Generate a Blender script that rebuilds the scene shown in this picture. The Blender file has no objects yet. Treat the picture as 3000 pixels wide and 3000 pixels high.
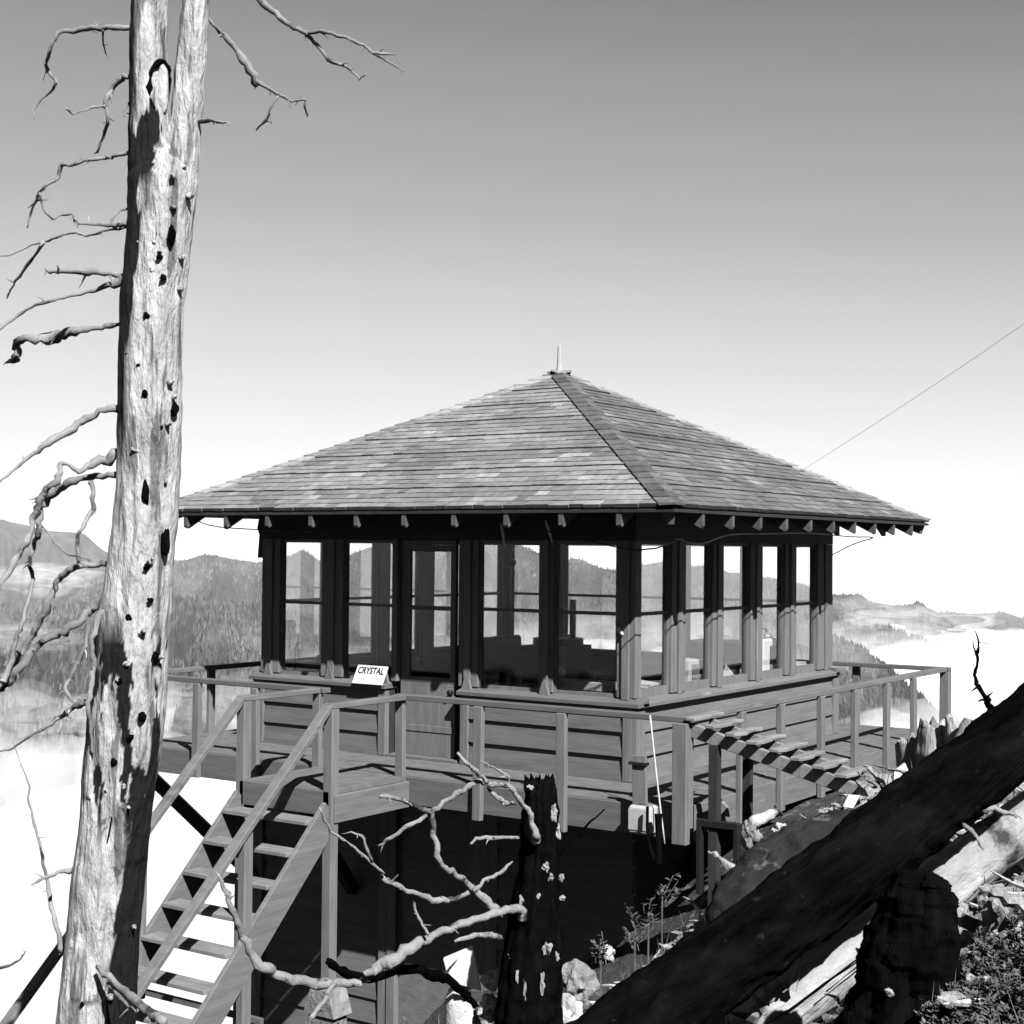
import bpy, bmesh, math, random
import numpy as np
from mathutils import Vector, Matrix, noise as mnoise
random.seed(7); rng = np.random.RandomState(3)
S = bpy.context.scene; COL = S.collection
# ------------------------------------------------------------------ camera
CP = Vector((6.18, -10.894, 1.928)); YAW, PIT, ROL, FPX = -0.599, 0.025, 0.009, 4372.2
Fv = Vector((math.cos(PIT)*math.sin(YAW), math.cos(PIT)*math.cos(YAW), math.sin(PIT)))
R0 = Vector((math.cos(YAW), -math.sin(YAW), 0)); U0 = R0.cross(Fv)
Rv = R0*math.cos(ROL)+U0*math.sin(ROL); Uv = -R0*math.sin(ROL)+U0*math.cos(ROL)
cam = bpy.data.cameras.new('camera'); camo = bpy.data.objects.new('camera', cam); COL.objects.link(camo)
camo.matrix_world = Matrix(((Rv.x, Uv.x, -Fv.x, CP.x), (Rv.y, Uv.y, -Fv.y, CP.y), (Rv.z, Uv.z, -Fv.z, CP.z), (0, 0, 0, 1)))
cam.sensor_width = 36; cam.lens = FPX/3000*36; cam.clip_end = 60000; cam.clip_start = .05
S.camera = camo
def at(x, y, v):
    """point seen at photo pixel (3000 scale) at forward distance v metres"""
    return CP+(Fv+Rv*((x-1500)/FPX)-Uv*((y-1500)/FPX))*v
# ------------------------------------------------------------------ materials (monochrome photograph: every colour is a grey)
def mat(name, v=.3, rough=.8, var=.25, scale=6, stretch=(1, 1, 1), bump=.2, bscale=30, spots=None, attr=None, detail=6, bdist=.01, spec=.08, axis=None):
    v *= .5
    if spots: spots = (spots[0]*.5,)+spots[1:]
    m = bpy.data.materials.new(name); m.use_nodes = True; N = m.node_tree.nodes; L = m.node_tree.links
    b = N['Principled BSDF']; b.inputs['Roughness'].default_value = rough; b.inputs['Specular IOR Level'].default_value = spec
    tc = N.new('ShaderNodeTexCoord'); mp = N.new('ShaderNodeMapping'); mp.inputs['Scale'].default_value = stretch
    if axis:   # grain runs along the given direction
        a_ = Vector(axis).normalized(); b_ = a_.orthogonal().normalized(); c_ = a_.cross(b_); cx_ = N.new('ShaderNodeCombineXYZ')
        for i_, q_ in enumerate((a_*.12, b_, c_)):
            dp = N.new('ShaderNodeVectorMath'); dp.operation = 'DOT_PRODUCT'; dp.inputs[1].default_value = q_; L.new(tc.outputs['Object'], dp.inputs[0]); L.new(dp.outputs['Value'], cx_.inputs[i_])
        L.new(cx_.outputs[0], mp.inputs[0])
    else: L.new(tc.outputs['Object'], mp.inputs[0])
    n1 = N.new('ShaderNodeTexNoise'); n1.inputs['Scale'].default_value = scale; n1.inputs['Detail'].default_value = detail; n1.inputs['Roughness'].default_value = .65
    L.new(mp.outputs[0], n1.inputs['Vector'])
    mr = N.new('ShaderNodeMapRange'); mr.inputs[1].default_value = .3; mr.inputs[2].default_value = .7
    mr.inputs[3].default_value = v*(1-var); mr.inputs[4].default_value = v*(1+var); L.new(n1.outputs[0], mr.inputs[0])
    out = mr.outputs[0]
    if spots:   # (value, scale, threshold, stretch)
        sv, ss, st, sst = spots
        mp2 = N.new('ShaderNodeMapping'); mp2.inputs['Scale'].default_value = sst; L.new(tc.outputs['Object'], mp2.inputs[0])
        n2 = N.new('ShaderNodeTexNoise'); n2.inputs['Scale'].default_value = ss; n2.inputs['Detail'].default_value = 8; n2.inputs['Roughness'].default_value = .6; L.new(mp2.outputs[0], n2.inputs['Vector'])
        r2 = N.new('ShaderNodeMapRange'); r2.inputs[1].default_value = st-.03; r2.inputs[2].default_value = st+.03; L.new(n2.outputs[0], r2.inputs[0])
        mx = N.new('ShaderNodeMix'); mx.data_type = 'FLOAT'; L.new(r2.outputs[0], mx.inputs[0]); L.new(out, mx.inputs[2]); mx.inputs[3].default_value = sv; out = mx.outputs[0]
    if attr:
        a = N.new('ShaderNodeAttribute'); a.attribute_name = attr
        mu = N.new('ShaderNodeMath'); mu.operation = 'MULTIPLY'; L.new(out, mu.inputs[0]); L.new(a.outputs['Fac'], mu.inputs[1]); out = mu.outputs[0]
    cc = N.new('ShaderNodeCombineColor'); [L.new(out, cc.inputs[i]) for i in range(3)]
    L.new(cc.outputs[0], b.inputs['Base Color'])
    if bump:
        n3 = N.new('ShaderNodeTexNoise'); n3.inputs['Scale'].default_value = bscale; n3.inputs['Detail'].default_value = 8; n3.inputs['Roughness'].default_value = .6; L.new(mp.outputs[0], n3.inputs['Vector'])
        bp = N.new('ShaderNodeBump'); bp.inputs['Strength'].default_value = bump; bp.inputs['Distance'].default_value = bdist
        L.new(n3.outputs[0], bp.inputs['Height']); L.new(bp.outputs[0], b.inputs['Normal'])
    return m
M = {}; LOGAX = Rv*.8+Uv*.6
M['paintx'] = mat('weathered paint along x', .075, .75, .22, 9, (.25, 1, 2.5), .25, 22, spots=(.11, 5, .68, (.3, 1, 3)))
M['painty'] = mat('weathered paint along y', .09, .75, .22, 9, (1, .25, 2.5), .25, 22, spots=(.15, 5, .68, (1, .3, 3)))
M['paintz'] = mat('weathered paint upright', .098, .75, .24, 9, (2.5, 2.5, .25), .25, 22, spots=(.15, 5, .68, (3, 3, .3)))
M['deck'] = mat('trodden deck boards', .085, .8, .3, 7, (1, 1, 1), .3, 25)
M['tread'] = mat('worn treads', .12, .8, .3, 8, (.4, 1.5, 1.5), .3, 30)
M['dark'] = mat('dark painted trim', .02, .7, .3, 9, (1, 1, .3), .2, 25)  # darker than the wall paint, putting shade under eaves and deck into colour
M['inside'] = mat('dark stained interior', .02, .75, .3, 5, (1, 1, .3), .1, 20)
M['black'] = mat('black iron', .01, .5, .3, 9)
M['tail'] = mat('rafter ends', .055, .75, .3, 9)
M['white'] = mat('white paint', .42, .6, .08, 9, bump=.08)
M['offwhite'] = mat('pale enamel', .30, .5, .12, 7, bump=.1)
M['card'] = mat('pale card', .26, .8, .15, 7, bump=.1)
M['ink'] = mat('black ink', .01, .8, .1, 5, bump=0)
M['shingle'] = mat('cedar shingles', .122, .85, .25, 14, (1, 1, 1), .4, 60, attr='shade')
M['cap'] = mat('ridge shingles', .065, .85, .3, 12, (1, 1, 1), .4, 50, attr='shade')
M['plank'] = mat('raw plank', .13, .8, .3, 6, (3, .5, 3), .4, 25)
M['stump'] = mat('weathered broken wood', .2, .9, .45, 4, (3, 3, .5), .9, 14, spots=(.05, 4, .6, (3, 3, .4)), bdist=.03)
M['paleband'] = mat('bare bleached wood', .28, .85, .35, 5, (1, 1, 1), .7, 22, spots=(.05, 6, .6, (1, 1, 1)), bdist=.02)
M['char'] = mat('charred wood', .0025, .8, .6, 6, (2, 2, .6), .8, 16, bdist=.03, spec=.0)  # charred snag wood, also used to paint shade on the round stump
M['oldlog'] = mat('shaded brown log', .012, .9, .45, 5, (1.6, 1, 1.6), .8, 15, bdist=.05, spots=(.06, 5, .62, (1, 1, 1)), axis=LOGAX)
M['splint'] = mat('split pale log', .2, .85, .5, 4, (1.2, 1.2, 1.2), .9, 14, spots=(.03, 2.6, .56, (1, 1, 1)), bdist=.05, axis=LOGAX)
M['charlog'] = mat('charred log', .0028, .85, .8, 9, (1, 1, 1), 1, 10, bdist=.06, spec=0, axis=LOGAX, spots=(.012, 12, .68, (1, 1, 1)))  # near-black base colour stands in for shade on the leaning log
M['rock'] = mat('pale rock', .13, .9, .4, 5, (1, 1, 1), .9, 12, bdist=.04)
M['leaf'] = mat('leaves', .07, .7, .5, 9, bump=0)
M['drygrass'] = mat('dry grass', .07, .8, .4, 9, bump=0)
M['steel'] = mat('galvanised rod', .25, .4, .1, 9, bump=0)
# snag bark materials
def bark(name, base, char_shade_v, char_shade_f):
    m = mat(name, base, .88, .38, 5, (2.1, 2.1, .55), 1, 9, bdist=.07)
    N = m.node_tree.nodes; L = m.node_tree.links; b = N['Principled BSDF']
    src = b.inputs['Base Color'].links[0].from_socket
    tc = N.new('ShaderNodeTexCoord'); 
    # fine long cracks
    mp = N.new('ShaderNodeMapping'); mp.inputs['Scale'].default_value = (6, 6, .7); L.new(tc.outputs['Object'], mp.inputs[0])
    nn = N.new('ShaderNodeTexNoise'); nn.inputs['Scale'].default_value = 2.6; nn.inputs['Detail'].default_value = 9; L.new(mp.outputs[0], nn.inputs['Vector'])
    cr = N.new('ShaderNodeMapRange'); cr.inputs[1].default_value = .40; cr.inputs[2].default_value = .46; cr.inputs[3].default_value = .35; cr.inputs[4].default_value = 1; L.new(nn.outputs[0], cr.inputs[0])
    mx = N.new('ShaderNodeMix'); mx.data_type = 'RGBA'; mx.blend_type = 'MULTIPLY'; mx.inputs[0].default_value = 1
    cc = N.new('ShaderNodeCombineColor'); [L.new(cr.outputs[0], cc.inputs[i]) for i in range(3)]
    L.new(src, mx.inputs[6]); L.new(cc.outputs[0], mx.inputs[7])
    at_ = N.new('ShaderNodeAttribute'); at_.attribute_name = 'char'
    m2 = N.new('ShaderNodeMix'); m2.data_type = 'RGBA'; sc_ = N.new('ShaderNodeMath'); sc_.operation = 'MULTIPLY'; sc_.use_clamp = True; sc_.inputs[1].default_value = 1.35; L.new(at_.outputs['Fac'], sc_.inputs[0]); L.new(sc_.outputs[0], m2.inputs[0]); L.new(mx.outputs[2], m2.inputs[6]); m2.inputs[7].default_value = (char_shade_v, char_shade_v, char_shade_v, 1)
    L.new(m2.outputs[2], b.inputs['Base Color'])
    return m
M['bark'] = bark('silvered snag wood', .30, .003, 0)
M['twig'] = mat('silvered branch wood', .27, .85, .45, 5, (1, 1, 1), .6, 25, spots=(.05, 4, .62, (1, 1, 1)), bdist=.015)
# glass
g = bpy.data.materials.new('window glass'); g.use_nodes = True; gn = g.node_tree.nodes; gl = g.node_tree.links
for n in list(gn): gn.remove(n)
go = gn.new('ShaderNodeOutputMaterial'); tr = gn.new('ShaderNodeBsdfTransparent'); gs = gn.new('ShaderNodeBsdfGlossy'); gs.inputs['Roughness'].default_value = .02
tr.inputs[0].default_value = (.95, .95, .95, 1)
fr = gn.new('ShaderNodeFresnel'); fr.inputs[0].default_value = 1.45; mxs = gn.new('ShaderNodeMixShader')
fm = gn.new('ShaderNodeMath'); fm.operation = 'MULTIPLY'; fm.inputs[1].default_value = .22; gl.new(fr.outputs[0], fm.inputs[0])
gl.new(fm.outputs[0], mxs.inputs[0]); gl.new(tr.outputs[0], mxs.inputs[1]); gl.new(gs.outputs[0], mxs.inputs[2]); gl.new(mxs.outputs[0], go.inputs[0]); M['glass'] = g
# ------------------------------------------------------------------ builders
def tag(o, label=None, cat=None, group=None, kind=None):
    if label: o['label'] = label
    if cat: o['category'] = cat
    if group: o['group'] = group
    if kind: o['kind'] = kind
    return o
def empty(name, loc=(0, 0, 0), **k):
    o = bpy.data.objects.new(name, None); o.location = loc; o.empty_display_size = .2; COL.objects.link(o); return tag(o, **k)
def wloc(o):
    v = Vector(o.location); p = o.parent
    while p: v += Vector(p.location); p = p.parent
    return v
class MB:
    def __init__(s): s.v = []; s.f = []; s.a = []; s.smooth = False
    def add(s, vs, fs, a=None):
        n = len(s.v); s.v += [tuple(q) for q in vs]; s.f += [tuple(i+n for i in q) for q in fs]
        s.a += [1. if a is None else a]*len(vs); return s
    def box(s, x0, x1, y0, y1, z0, z1, a=None):
        v = [(x, y, z) for z in (z0, z1) for y in (y0, y1) for x in (x0, x1)]
        return s.add(v, [(0, 2, 3, 1), (4, 5, 7, 6), (0, 1, 5, 4), (2, 6, 7, 3), (0, 4, 6, 2), (1, 3, 7, 5)], a)
    def beam(s, p, q, w, h, up=(0, 0, 1), a=None):
        p = Vector(p); q = Vector(q); d = (q-p).normalized(); x = d.cross(Vector(up))
        if x.length < 1e-4: x = Vector((1, 0, 0))
        x.normalize(); z = x.cross(d)
        v = [c+x*(sx*w/2)+z*(sz*h/2) for c in (p, q) for sz in (-1, 1) for sx in (-1, 1)]
        return s.add(v, [(0, 2, 3, 1), (4, 5, 7, 6), (0, 1, 5, 4), (2, 6, 7, 3), (0, 4, 6, 2), (1, 3, 7, 5)], a)
    def prism(s, poly, d, a=None):
        n = len(poly); d = Vector(d); vs = [Vector(p) for p in poly]+[Vector(p)+d for p in poly]
        return s.add(vs, [tuple(range(n-1, -1, -1)), tuple(range(n, 2*n))]+[(i, (i+1) % n, (i+1) % n+n, i+n) for i in range(n)], a)
    def tube(s, pts, rad, seg=8, wob=0., seed=0, sub=3, jag=0., grain=0., kink=0., rough=0.):
        """tapered tube through points with a rough surface"""
        pts = [Vector(p) for p in pts]; n = len(pts); P = []; Rr = []
        for i in range(n-1):
            p0 = pts[max(i-1, 0)]; p1 = pts[i]; p2 = pts[i+1]; p3 = pts[min(i+2, n-1)]
            for k in range(sub):
                t = k/sub; cr = .5*((2*p1)+(p2-p0)*t+(2*p0-5*p1+4*p2-p3)*t*t+(3*p1-p0-3*p2+p3)*t*t*t); q = cr.lerp(p1.lerp(p2, t), kink)
                if kink and k: q = q+Vector((mnoise.noise(q*27), mnoise.noise(q*27+Vector((9, 0, 0))), mnoise.noise(q*27+Vector((0, 9, 0)))))*rad[i]*1.0
                P.append(q); Rr.append(rad[i]+(rad[i+1]-rad[i])*t)
        P.append(pts[-1]); Rr.append(rad[-1])
        d0 = (P[1]-P[0]).normalized(); x = d0.orthogonal().normalized(); vs = []; n0 = len(s.v)
        for i, p in enumerate(P):
            d = (P[min(i+1, len(P)-1)]-P[max(i-1, 0)]).normalized(); x = (x-d*x.dot(d)).normalized(); y = d.cross(x)
            for k in range(seg):
                a = 2*math.pi*k/seg; u = x*math.cos(a)+y*math.sin(a); r = Rr[i]
                q = p+u*r
                if wob: r *= 1+wob*mnoise.noise(q*(.25/max(r, .01))+Vector((seed, 0, 0)))*1.6
                if grain:
                    r *= 1+grain*mnoise.noise(Vector((u.x*3.1+seed, u.y*3.1, u.z*1.5+(p-P[0]).length*.8)))+grain*.5*mnoise.noise(Vector((u.x*8+seed, u.y*8, (p-P[0]).length*1.7)))
                if rough: q = p+u*r; r += rough*(.5-abs(mnoise.noise(q*7+Vector((seed, 0, 0))))*2.2)+rough*.5*mnoise.noise(q*23)+rough*.35*mnoise.cell(q*11)
                q = p+u*r
                if jag and i == len(P)-1: q = q+d*jag*random.uniform(-.6, 1)
                vs.append(q)
        fs = [(i*seg+k, i*seg+(k+1) % seg, (i+1)*seg+(k+1) % seg, (i+1)*seg+k) for i in range(len(P)-1) for k in range(seg)]
        m = len(vs); vs.append(P[0]); vs.append(P[-1]+(d*(-jag*.8) if jag else Vector()))
        fs += [(m, (k+1) % seg, k) for k in range(seg)]+[(m+1, (len(P)-1)*seg+k, (len(P)-1)*seg+(k+1) % seg) for k in range(seg)]
        return s.add(vs, fs)
    def blob(s, c, r, seed=0, amp=.35, f=1.3, n=3):
        bm = bmesh.new(); bmesh.ops.create_icosphere(bm, subdivisions=n, radius=1)
        c = Vector(c); r = Vector(r); vs = []
        for v in bm.verts:
            k = 1+amp*mnoise.noise(v.co*f+Vector((seed*3.7, seed, 0)))*1.5+amp*.35*mnoise.noise(v.co*f*3+Vector((seed, 5, 0)))
            vs.append(c+Vector((v.co.x*r.x, v.co.y*r.y, v.co.z*r.z))*k)
        fs = [tuple(q.index for q in f.verts) for f in bm.faces]; bm.free(); return s.add(vs, fs)
    def build(s, name, m, parent=None, bevel=0, smooth=False, attr=None, **k):
        off = wloc(parent) if parent else Vector()
        me = bpy.data.meshes.new(name); me.from_pydata([tuple(Vector(v)-off) for v in s.v], [], s.f); me.materials.append(M[m] if isinstance(m, str) else m)
        if attr:
            at_ = me.attributes.new(attr, 'FLOAT', 'POINT'); at_.data.foreach_set('value', s.a)
        if smooth: me.polygons.foreach_set('use_smooth', [True]*len(me.polygons))
        me.update(); o = bpy.data.objects.new(name, me); COL.objects.link(o)
        if parent: o.parent = parent
        if bevel:
            b = o.modifiers.new('bevel', 'BEVEL'); b.width = bevel; b.segments = 1; b.limit_method = 'ANGLE'
        return tag(o, **k)
# ------------------------------------------------------------------ cabin
W = 4.27; OV = .779; ZE = 2.273; ZA = 3.765; DW = .886; ZR = .691; ZS = .662; ZT = 2.01
cab = empty('lookout_cabin', (-W/2, W/2, 0), label='square wooden fire lookout cabin with windows all round, pyramid shingle roof and railed catwalk', cat='cabin')
# four sides are made in a side frame: s along the wall (0 at its left seen from outside), d outwards, z up
SIDES = {'front': (Vector((-W, 0, 0)), Vector((1, 0, 0)), Vector((0, -1, 0))), 'right': (Vector((0, 0, 0)), Vector((0, 1, 0)), Vector((1, 0, 0))),
         'back': (Vector((0, W, 0)), Vector((-1, 0, 0)), Vector((0, 1, 0))), 'left': (Vector((-W, W, 0)), Vector((0, -1, 0)), Vector((-1, 0, 0)))}
def sbox(mb, side, s0, s1, d0, d1, z0, z1, a=None):
    o, e, n = SIDES[side]; c = [o+e*s+n*d for s, d in ((s0, d0), (s1, d0), (s1, d1), (s0, d1))]
    vs = [Vector((p.x, p.y, z)) for z in (z0, z1) for p in c]
    mb.add(vs, [(3, 2, 1, 0), (4, 5, 6, 7), (0, 1, 5, 4), (1, 2, 6, 5), (2, 3, 7, 6), (3, 0, 4, 7)], a)
def P3(side, s, d, z):
    o, e, n = SIDES[side]; p = o+e*s+n*d; return Vector((p.x, p.y, z))
PM = {'front': 'paintx', 'back': 'paintx', 'right': 'painty', 'left': 'painty'}
DOOR = (1.72, 2.44)
def siding(mb, side, s0, s1, z0, z1, exp, d=.0):
    """lapped boards, each leaning out at its foot"""
    z = z0; k = 0
    while z < z1-.01:
        zt = min(z+exp, z1); o, e, n = SIDES[side]
        j = random.uniform(-.002, .002)
        pf = [(d-.01, z), (d+.046+j, z), (d+.018+j, zt), (d-.01, zt)]
        vs = [P3(side, s, q[0], q[1]) for s in (s0, s1) for q in pf]
        mb.add(vs, [(0, 1, 2, 3), (7, 6, 5, 4), (0, 4, 5, 1), (1, 5, 6, 2), (2, 6, 7, 3), (3, 7, 4, 0)])
        z += exp; k += 1
posts = {'front': [(0, .24), (.79, 1.06), (1.66, 1.72), (2.44, 2.65), (3.30, 3.45), (4.09, 4.27)],
         'right': [(0, .11), (.65, .91), (1.44, 1.66), (2.25, 2.51), (3.05, 3.32), (3.88, 4.27)]}
posts['back'] = [(0, .15), (.88, 1.04), (1.70, 1.85), (2.48, 2.62), (3.34, 3.49), (4.12, 4.27)]
posts['left'] = [(0, .17), (.77, .94), (1.58, 1.80), (2.38, 2.57), (3.24, 3.41), (4.05, 4.27)]
for side in SIDES:
    segs = [(.0, DOOR[0]-.08), (DOOR[1]+.06, W)] if side == 'front' else [(0, W)]
    for a, b in segs: wall = MB(); siding(wall, side, a+.09, b-.09 if side in ('front', 'right') else b, 0.0, .61, .205); wall.build('wall', PM[side], cab)
    for a, b in segs: core = MB(); sbox(core, side, a+(.09 if side in('right', 'left') else 0), b-(.09 if side in('right', 'left') else 0), -.09, -.012, 0, .62); core.build('wall_lining', 'inside', cab)
    for a, b in segs:
        cb = MB(); sbox(cb, side, a-(.05 if a == 0 and side in ('right', 'left') else 0), a+.088, -.01, .052, .0, .6); cb.build('corner_board', 'paintz', cab, bevel=.004)
        cb = MB(); sbox(cb, side, b-.088, b+.05*(b == W and side in ('right', 'left')), -.01, .052, .0, .6); cb.build('corner_board', 'paintz', cab, bevel=.004)
    for i, (a, b) in enumerate(segs):
        sl = MB(); e0 = .085 if a == 0 else .02; e1 = .085 if b == W else .02
        
        o, e, n = SIDES[side]
        # ledge slopes outwards
        x0, x1 = (a-e0, b+e1) if side in ('front', 'back') else (a+.002, b-.002)
        vs = [P3(side, s, d, z) for s in (x0, x1) for d, z in ((-.1, .622), (.085, .618), (.085, .655), (-.1, .70))]
        sl.add(vs, [(0, 1, 2, 3), (7, 6, 5, 4), (0, 4, 5, 1), (1, 5, 6, 2), (2, 6, 7, 3), (3, 7, 4, 0)])
        sbox(sl, side, x0+.03, x1-.03, .004, .058, .585 if False else .602, .617)
        sl.build('sill', PM[side], cab, bevel=.004)
    # upper frame
    hd = MB(); sbox(hd, side, 0 if side in('front', 'back') else .09, W-(0 if side in('front', 'back') else .09), -.09, 0, ZT, 2.62); hd.build('header', 'dark', cab)
    for a, b in posts[side]:
        pm = MB(); a2, b2 = a, b
        if side in ('right', 'left'):
            if a == 0: a2 = .001
            if b == W: b2 = W-.001
        if side in ('front', 'back') or (a > 0 and b < W):
            sbox(pm, side, a2, b2, -.10, -.003, .69, ZT-.001)
        else:
            sbox(pm, side, max(a2, .101) if a == 0 else a2, min(b2, W-.101) if b == W else b2, -.10, -.003, .69, ZT-.001)
        m2 = (a2+b2)/2
        if b-a > .13:  # cover strips give the post its stepped face
            sbox(pm, side, m2-.035, m2+.035, -.003, .018, .675, ZT-.001)
        wp = pm.build('window_post', 'paintz', cab, bevel=.003)
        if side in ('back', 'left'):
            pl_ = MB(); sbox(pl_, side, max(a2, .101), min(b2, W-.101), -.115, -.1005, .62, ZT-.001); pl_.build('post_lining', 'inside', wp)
    # corner posts
# windows
def window(side, a, b, door=False, open_=0):
    z0, z1 = .685, ZT-.002; lr_ = .03 if side == 'front' else .07; st = .014
    fr = MB(); D0, D1 = -.075, -.035
    sbox(fr, side, a+.002, a+st, D0, D1, z0, z1); sbox(fr, side, b-st, b-.002, D0, D1, z0, z1)
    sbox(fr, side, a+st, b-st, D0, D1, z0, z0+lr_); sbox(fr, side, a+st, b-st, D0, D1, z1-.03, z1)
    sbox(fr, side, a+st, b-st, D0+.005, D1-.005, 1.375, 1.405)
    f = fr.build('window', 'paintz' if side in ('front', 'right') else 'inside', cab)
    gmb = MB(); sbox(gmb, side, a+st, b-st, -.057, -.053, z0+lr_, 1.375); sbox(gmb, side, a+st, b-st, -.057, -.053, 1.405, z1-.03)
    gmb.build('pane', 'glass', f)
for side in SIDES:
    ps = posts[side]
    for i in range(len(ps)-1):
        a, b = ps[i][1], ps[i+1][0]
        if side == 'front' and abs(a-1.72) < .01: continue
        window(side, a, b)
# door, slightly recessed with the jamb in shade
d = MB(); sbox(d, 'front', 1.73, 2.36, -.10, -.06, .02, .66)
sbox(d, 'front', 1.73, 1.83, -.10, -.06, .66, 1.96); sbox(d, 'front', 2.30, 2.36, -.10, -.06, .66, 1.96); sbox(d, 'front', 1.83, 2.30, -.10, -.06, 1.90, 1.96); sbox(d, 'front', 1.73, 2.36, -.10, -.06, 1.961, 2.005); sbox(d, 'front', 1.83, 2.30, -.10, -.06, .66, .74)
sbox(d, 'front', 1.83, 2.30, -.095, -.065, 1.36, 1.40); sbox(d, 'front', 1.74, 2.35, -.06, -.052, .24, .30)
dd = d.build('door', 'paintz', cab, bevel=.003)
gd = MB(); sbox(gd, 'front', 1.83, 2.30, -.082, -.078, .74, 1.36); sbox(gd, 'front', 1.83, 2.30, -.082, -.078, 1.40, 1.90); gd.build('pane', 'glass', dd)
h = MB(); h.tube([P3('front', 2.33, -.05, .62), P3('front', 2.33, -.01, .62)], [.022, .025], 10); h.build('handle', 'black', dd, smooth=True)
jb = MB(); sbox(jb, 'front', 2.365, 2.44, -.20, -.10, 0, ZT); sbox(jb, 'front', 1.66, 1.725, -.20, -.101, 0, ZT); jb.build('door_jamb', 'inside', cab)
th = MB(); sbox(th, 'front', 1.66, 2.46, -.1, .06, .0, .02); th.build('threshold', 'deck', cab)
# floor, ceiling
fl = MB(); fl.box(-W+.1, -.1, .1, W-.1, .0, .03); fl.build('floor', 'inside', cab)
ce = MB(); ce.box(-W+.1, -.1, .1, W-.1, 2.5, 2.53); ce.build('ceiling', 'inside', cab)
# ---- roof
slope = (ZA-ZE)/(W/2+OV); HE = W/2+OV
ctr = Vector((-W/2, W/2, 0))
rf = MB()
e = [ctr+Vector((sx*HE, sy*HE, ZE-.028)) for sx, sy in ((-1, -1), (1, -1), (1, 1), (-1, 1))]; ap = ctr+Vector((0, 0, ZA-.028))
e2 = [p-Vector((0, 0, .02)) for p in e]; ap2 = ap-Vector((0, 0, .02))
vs = e+[ap]+e2+[ap2]
rf.add(vs, [(0, 1, 4), (1, 2, 4), (2, 3, 4), (3, 0, 4), (6, 5, 9), (7, 6, 9), (8, 7, 9), (5, 8, 9)]+[(i, i+5, (i+1) % 4+5, (i+1) % 4) for i in range(4)])
roof = rf.build('roof', 'dark', cab)
NC = 33
for side in SIDES:
    o, ev, n = SIDES[side]; mid = o+ev*(W/2)
    sh = MB(); L = HE
    for c in range(NC):
        t0 = c/NC; t1 = min(1, (c+1.35)/NC)       # 0 eave .. 1 apex
        hw0 = HE*(1-t0); hw1 = HE*(1-t1)
        thick = .013 if c % 4 else .019
        s = -hw0
        while s < hw0-.001:
            w_ = random.uniform(.09, .24); s1 = min(s+w_, hw0)
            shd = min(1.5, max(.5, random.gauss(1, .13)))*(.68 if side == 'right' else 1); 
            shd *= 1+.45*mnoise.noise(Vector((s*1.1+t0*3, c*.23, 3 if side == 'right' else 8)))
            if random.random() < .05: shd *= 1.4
            jz = random.uniform(-.003, .003); jt = random.uniform(-.004, .004)
            def pt(ss, t, up):
                hw = HE*(1-t); ss = max(-hw, min(hw, ss)); dd_ = HE*(1-t)-W/2
                p = mid+ev*ss+n*dd_; return Vector((p.x, p.y, ZE+(ZA-ZE)*t+up))
            a0 = pt(s+.002, t0+jt/3, .0+jz+thick); b0 = pt(s1-.002, t0+jt/3, thick+jz); a1 = pt(s+.002, t1, .004); b1 = pt(s1-.002, t1, .004)
            a2 = pt(s+.002, t0+jt/3, -.008); b2 = pt(s1-.002, t0+jt/3, -.008); a3 = pt(s+.002, t1, -.012); b3 = pt(s1-.002, t1, -.012)
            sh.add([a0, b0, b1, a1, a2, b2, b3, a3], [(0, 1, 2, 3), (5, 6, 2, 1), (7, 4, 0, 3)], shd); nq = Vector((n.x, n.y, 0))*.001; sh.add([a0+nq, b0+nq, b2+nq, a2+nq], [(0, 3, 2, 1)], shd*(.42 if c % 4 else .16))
            s = s1
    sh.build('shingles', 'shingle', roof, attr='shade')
for i, (sx, sy) in enumerate(((-1, -1), (1, -1), (1, 1), (-1, 1))):
    hc = MB(); nn = 27
    E0 = ctr+Vector((sx*HE, sy*HE, ZE+.012)); A0 = ctr+Vector((0, 0, ZA+.012)); dv = (A0-E0)
    for k in range(nn):
        p = E0+dv*(k/nn)-dv.normalized()*.03; q = E0+dv*min(1, (k+1.25)/nn); lift = .026
        for sgn in (0, 1):
            sd = Vector((sx, 0, 0)) if sgn else Vector((0, sy, 0))   # cap leaf lying along one of the two slopes
            other = Vector((0, -sy, 0)) if sgn else Vector((-sx, 0, 0))
            wv = other*.15   # runs along the eave direction of that slope
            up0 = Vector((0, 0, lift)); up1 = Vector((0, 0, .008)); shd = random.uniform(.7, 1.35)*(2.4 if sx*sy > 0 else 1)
            a0 = p+up0; b0 = p+wv+up0*.8; a1 = q+up1; b1 = q+wv+up1
            dn = Vector((0, 0, -.018))
            vs = [a0, b0, b1, a1, a0+dn, b0+dn, b1+dn, a1+dn]
            hc.add(vs, [(0, 1, 2, 3), (7, 6, 5, 4), (0, 4, 5, 1), (1, 5, 6, 2), (2, 6, 7, 3), (3, 7, 4, 0)], shd)
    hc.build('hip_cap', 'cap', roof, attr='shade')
lr = MB(); lr.tube([ctr+Vector((0, 0, ZA-.05)), ctr+Vector((0, 0, ZA+.1)), ctr+Vector((.0, 0, ZA+.28))], [.045, .026, .018], 8); lr.build('lightning_rod', 'steel', roof)
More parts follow.
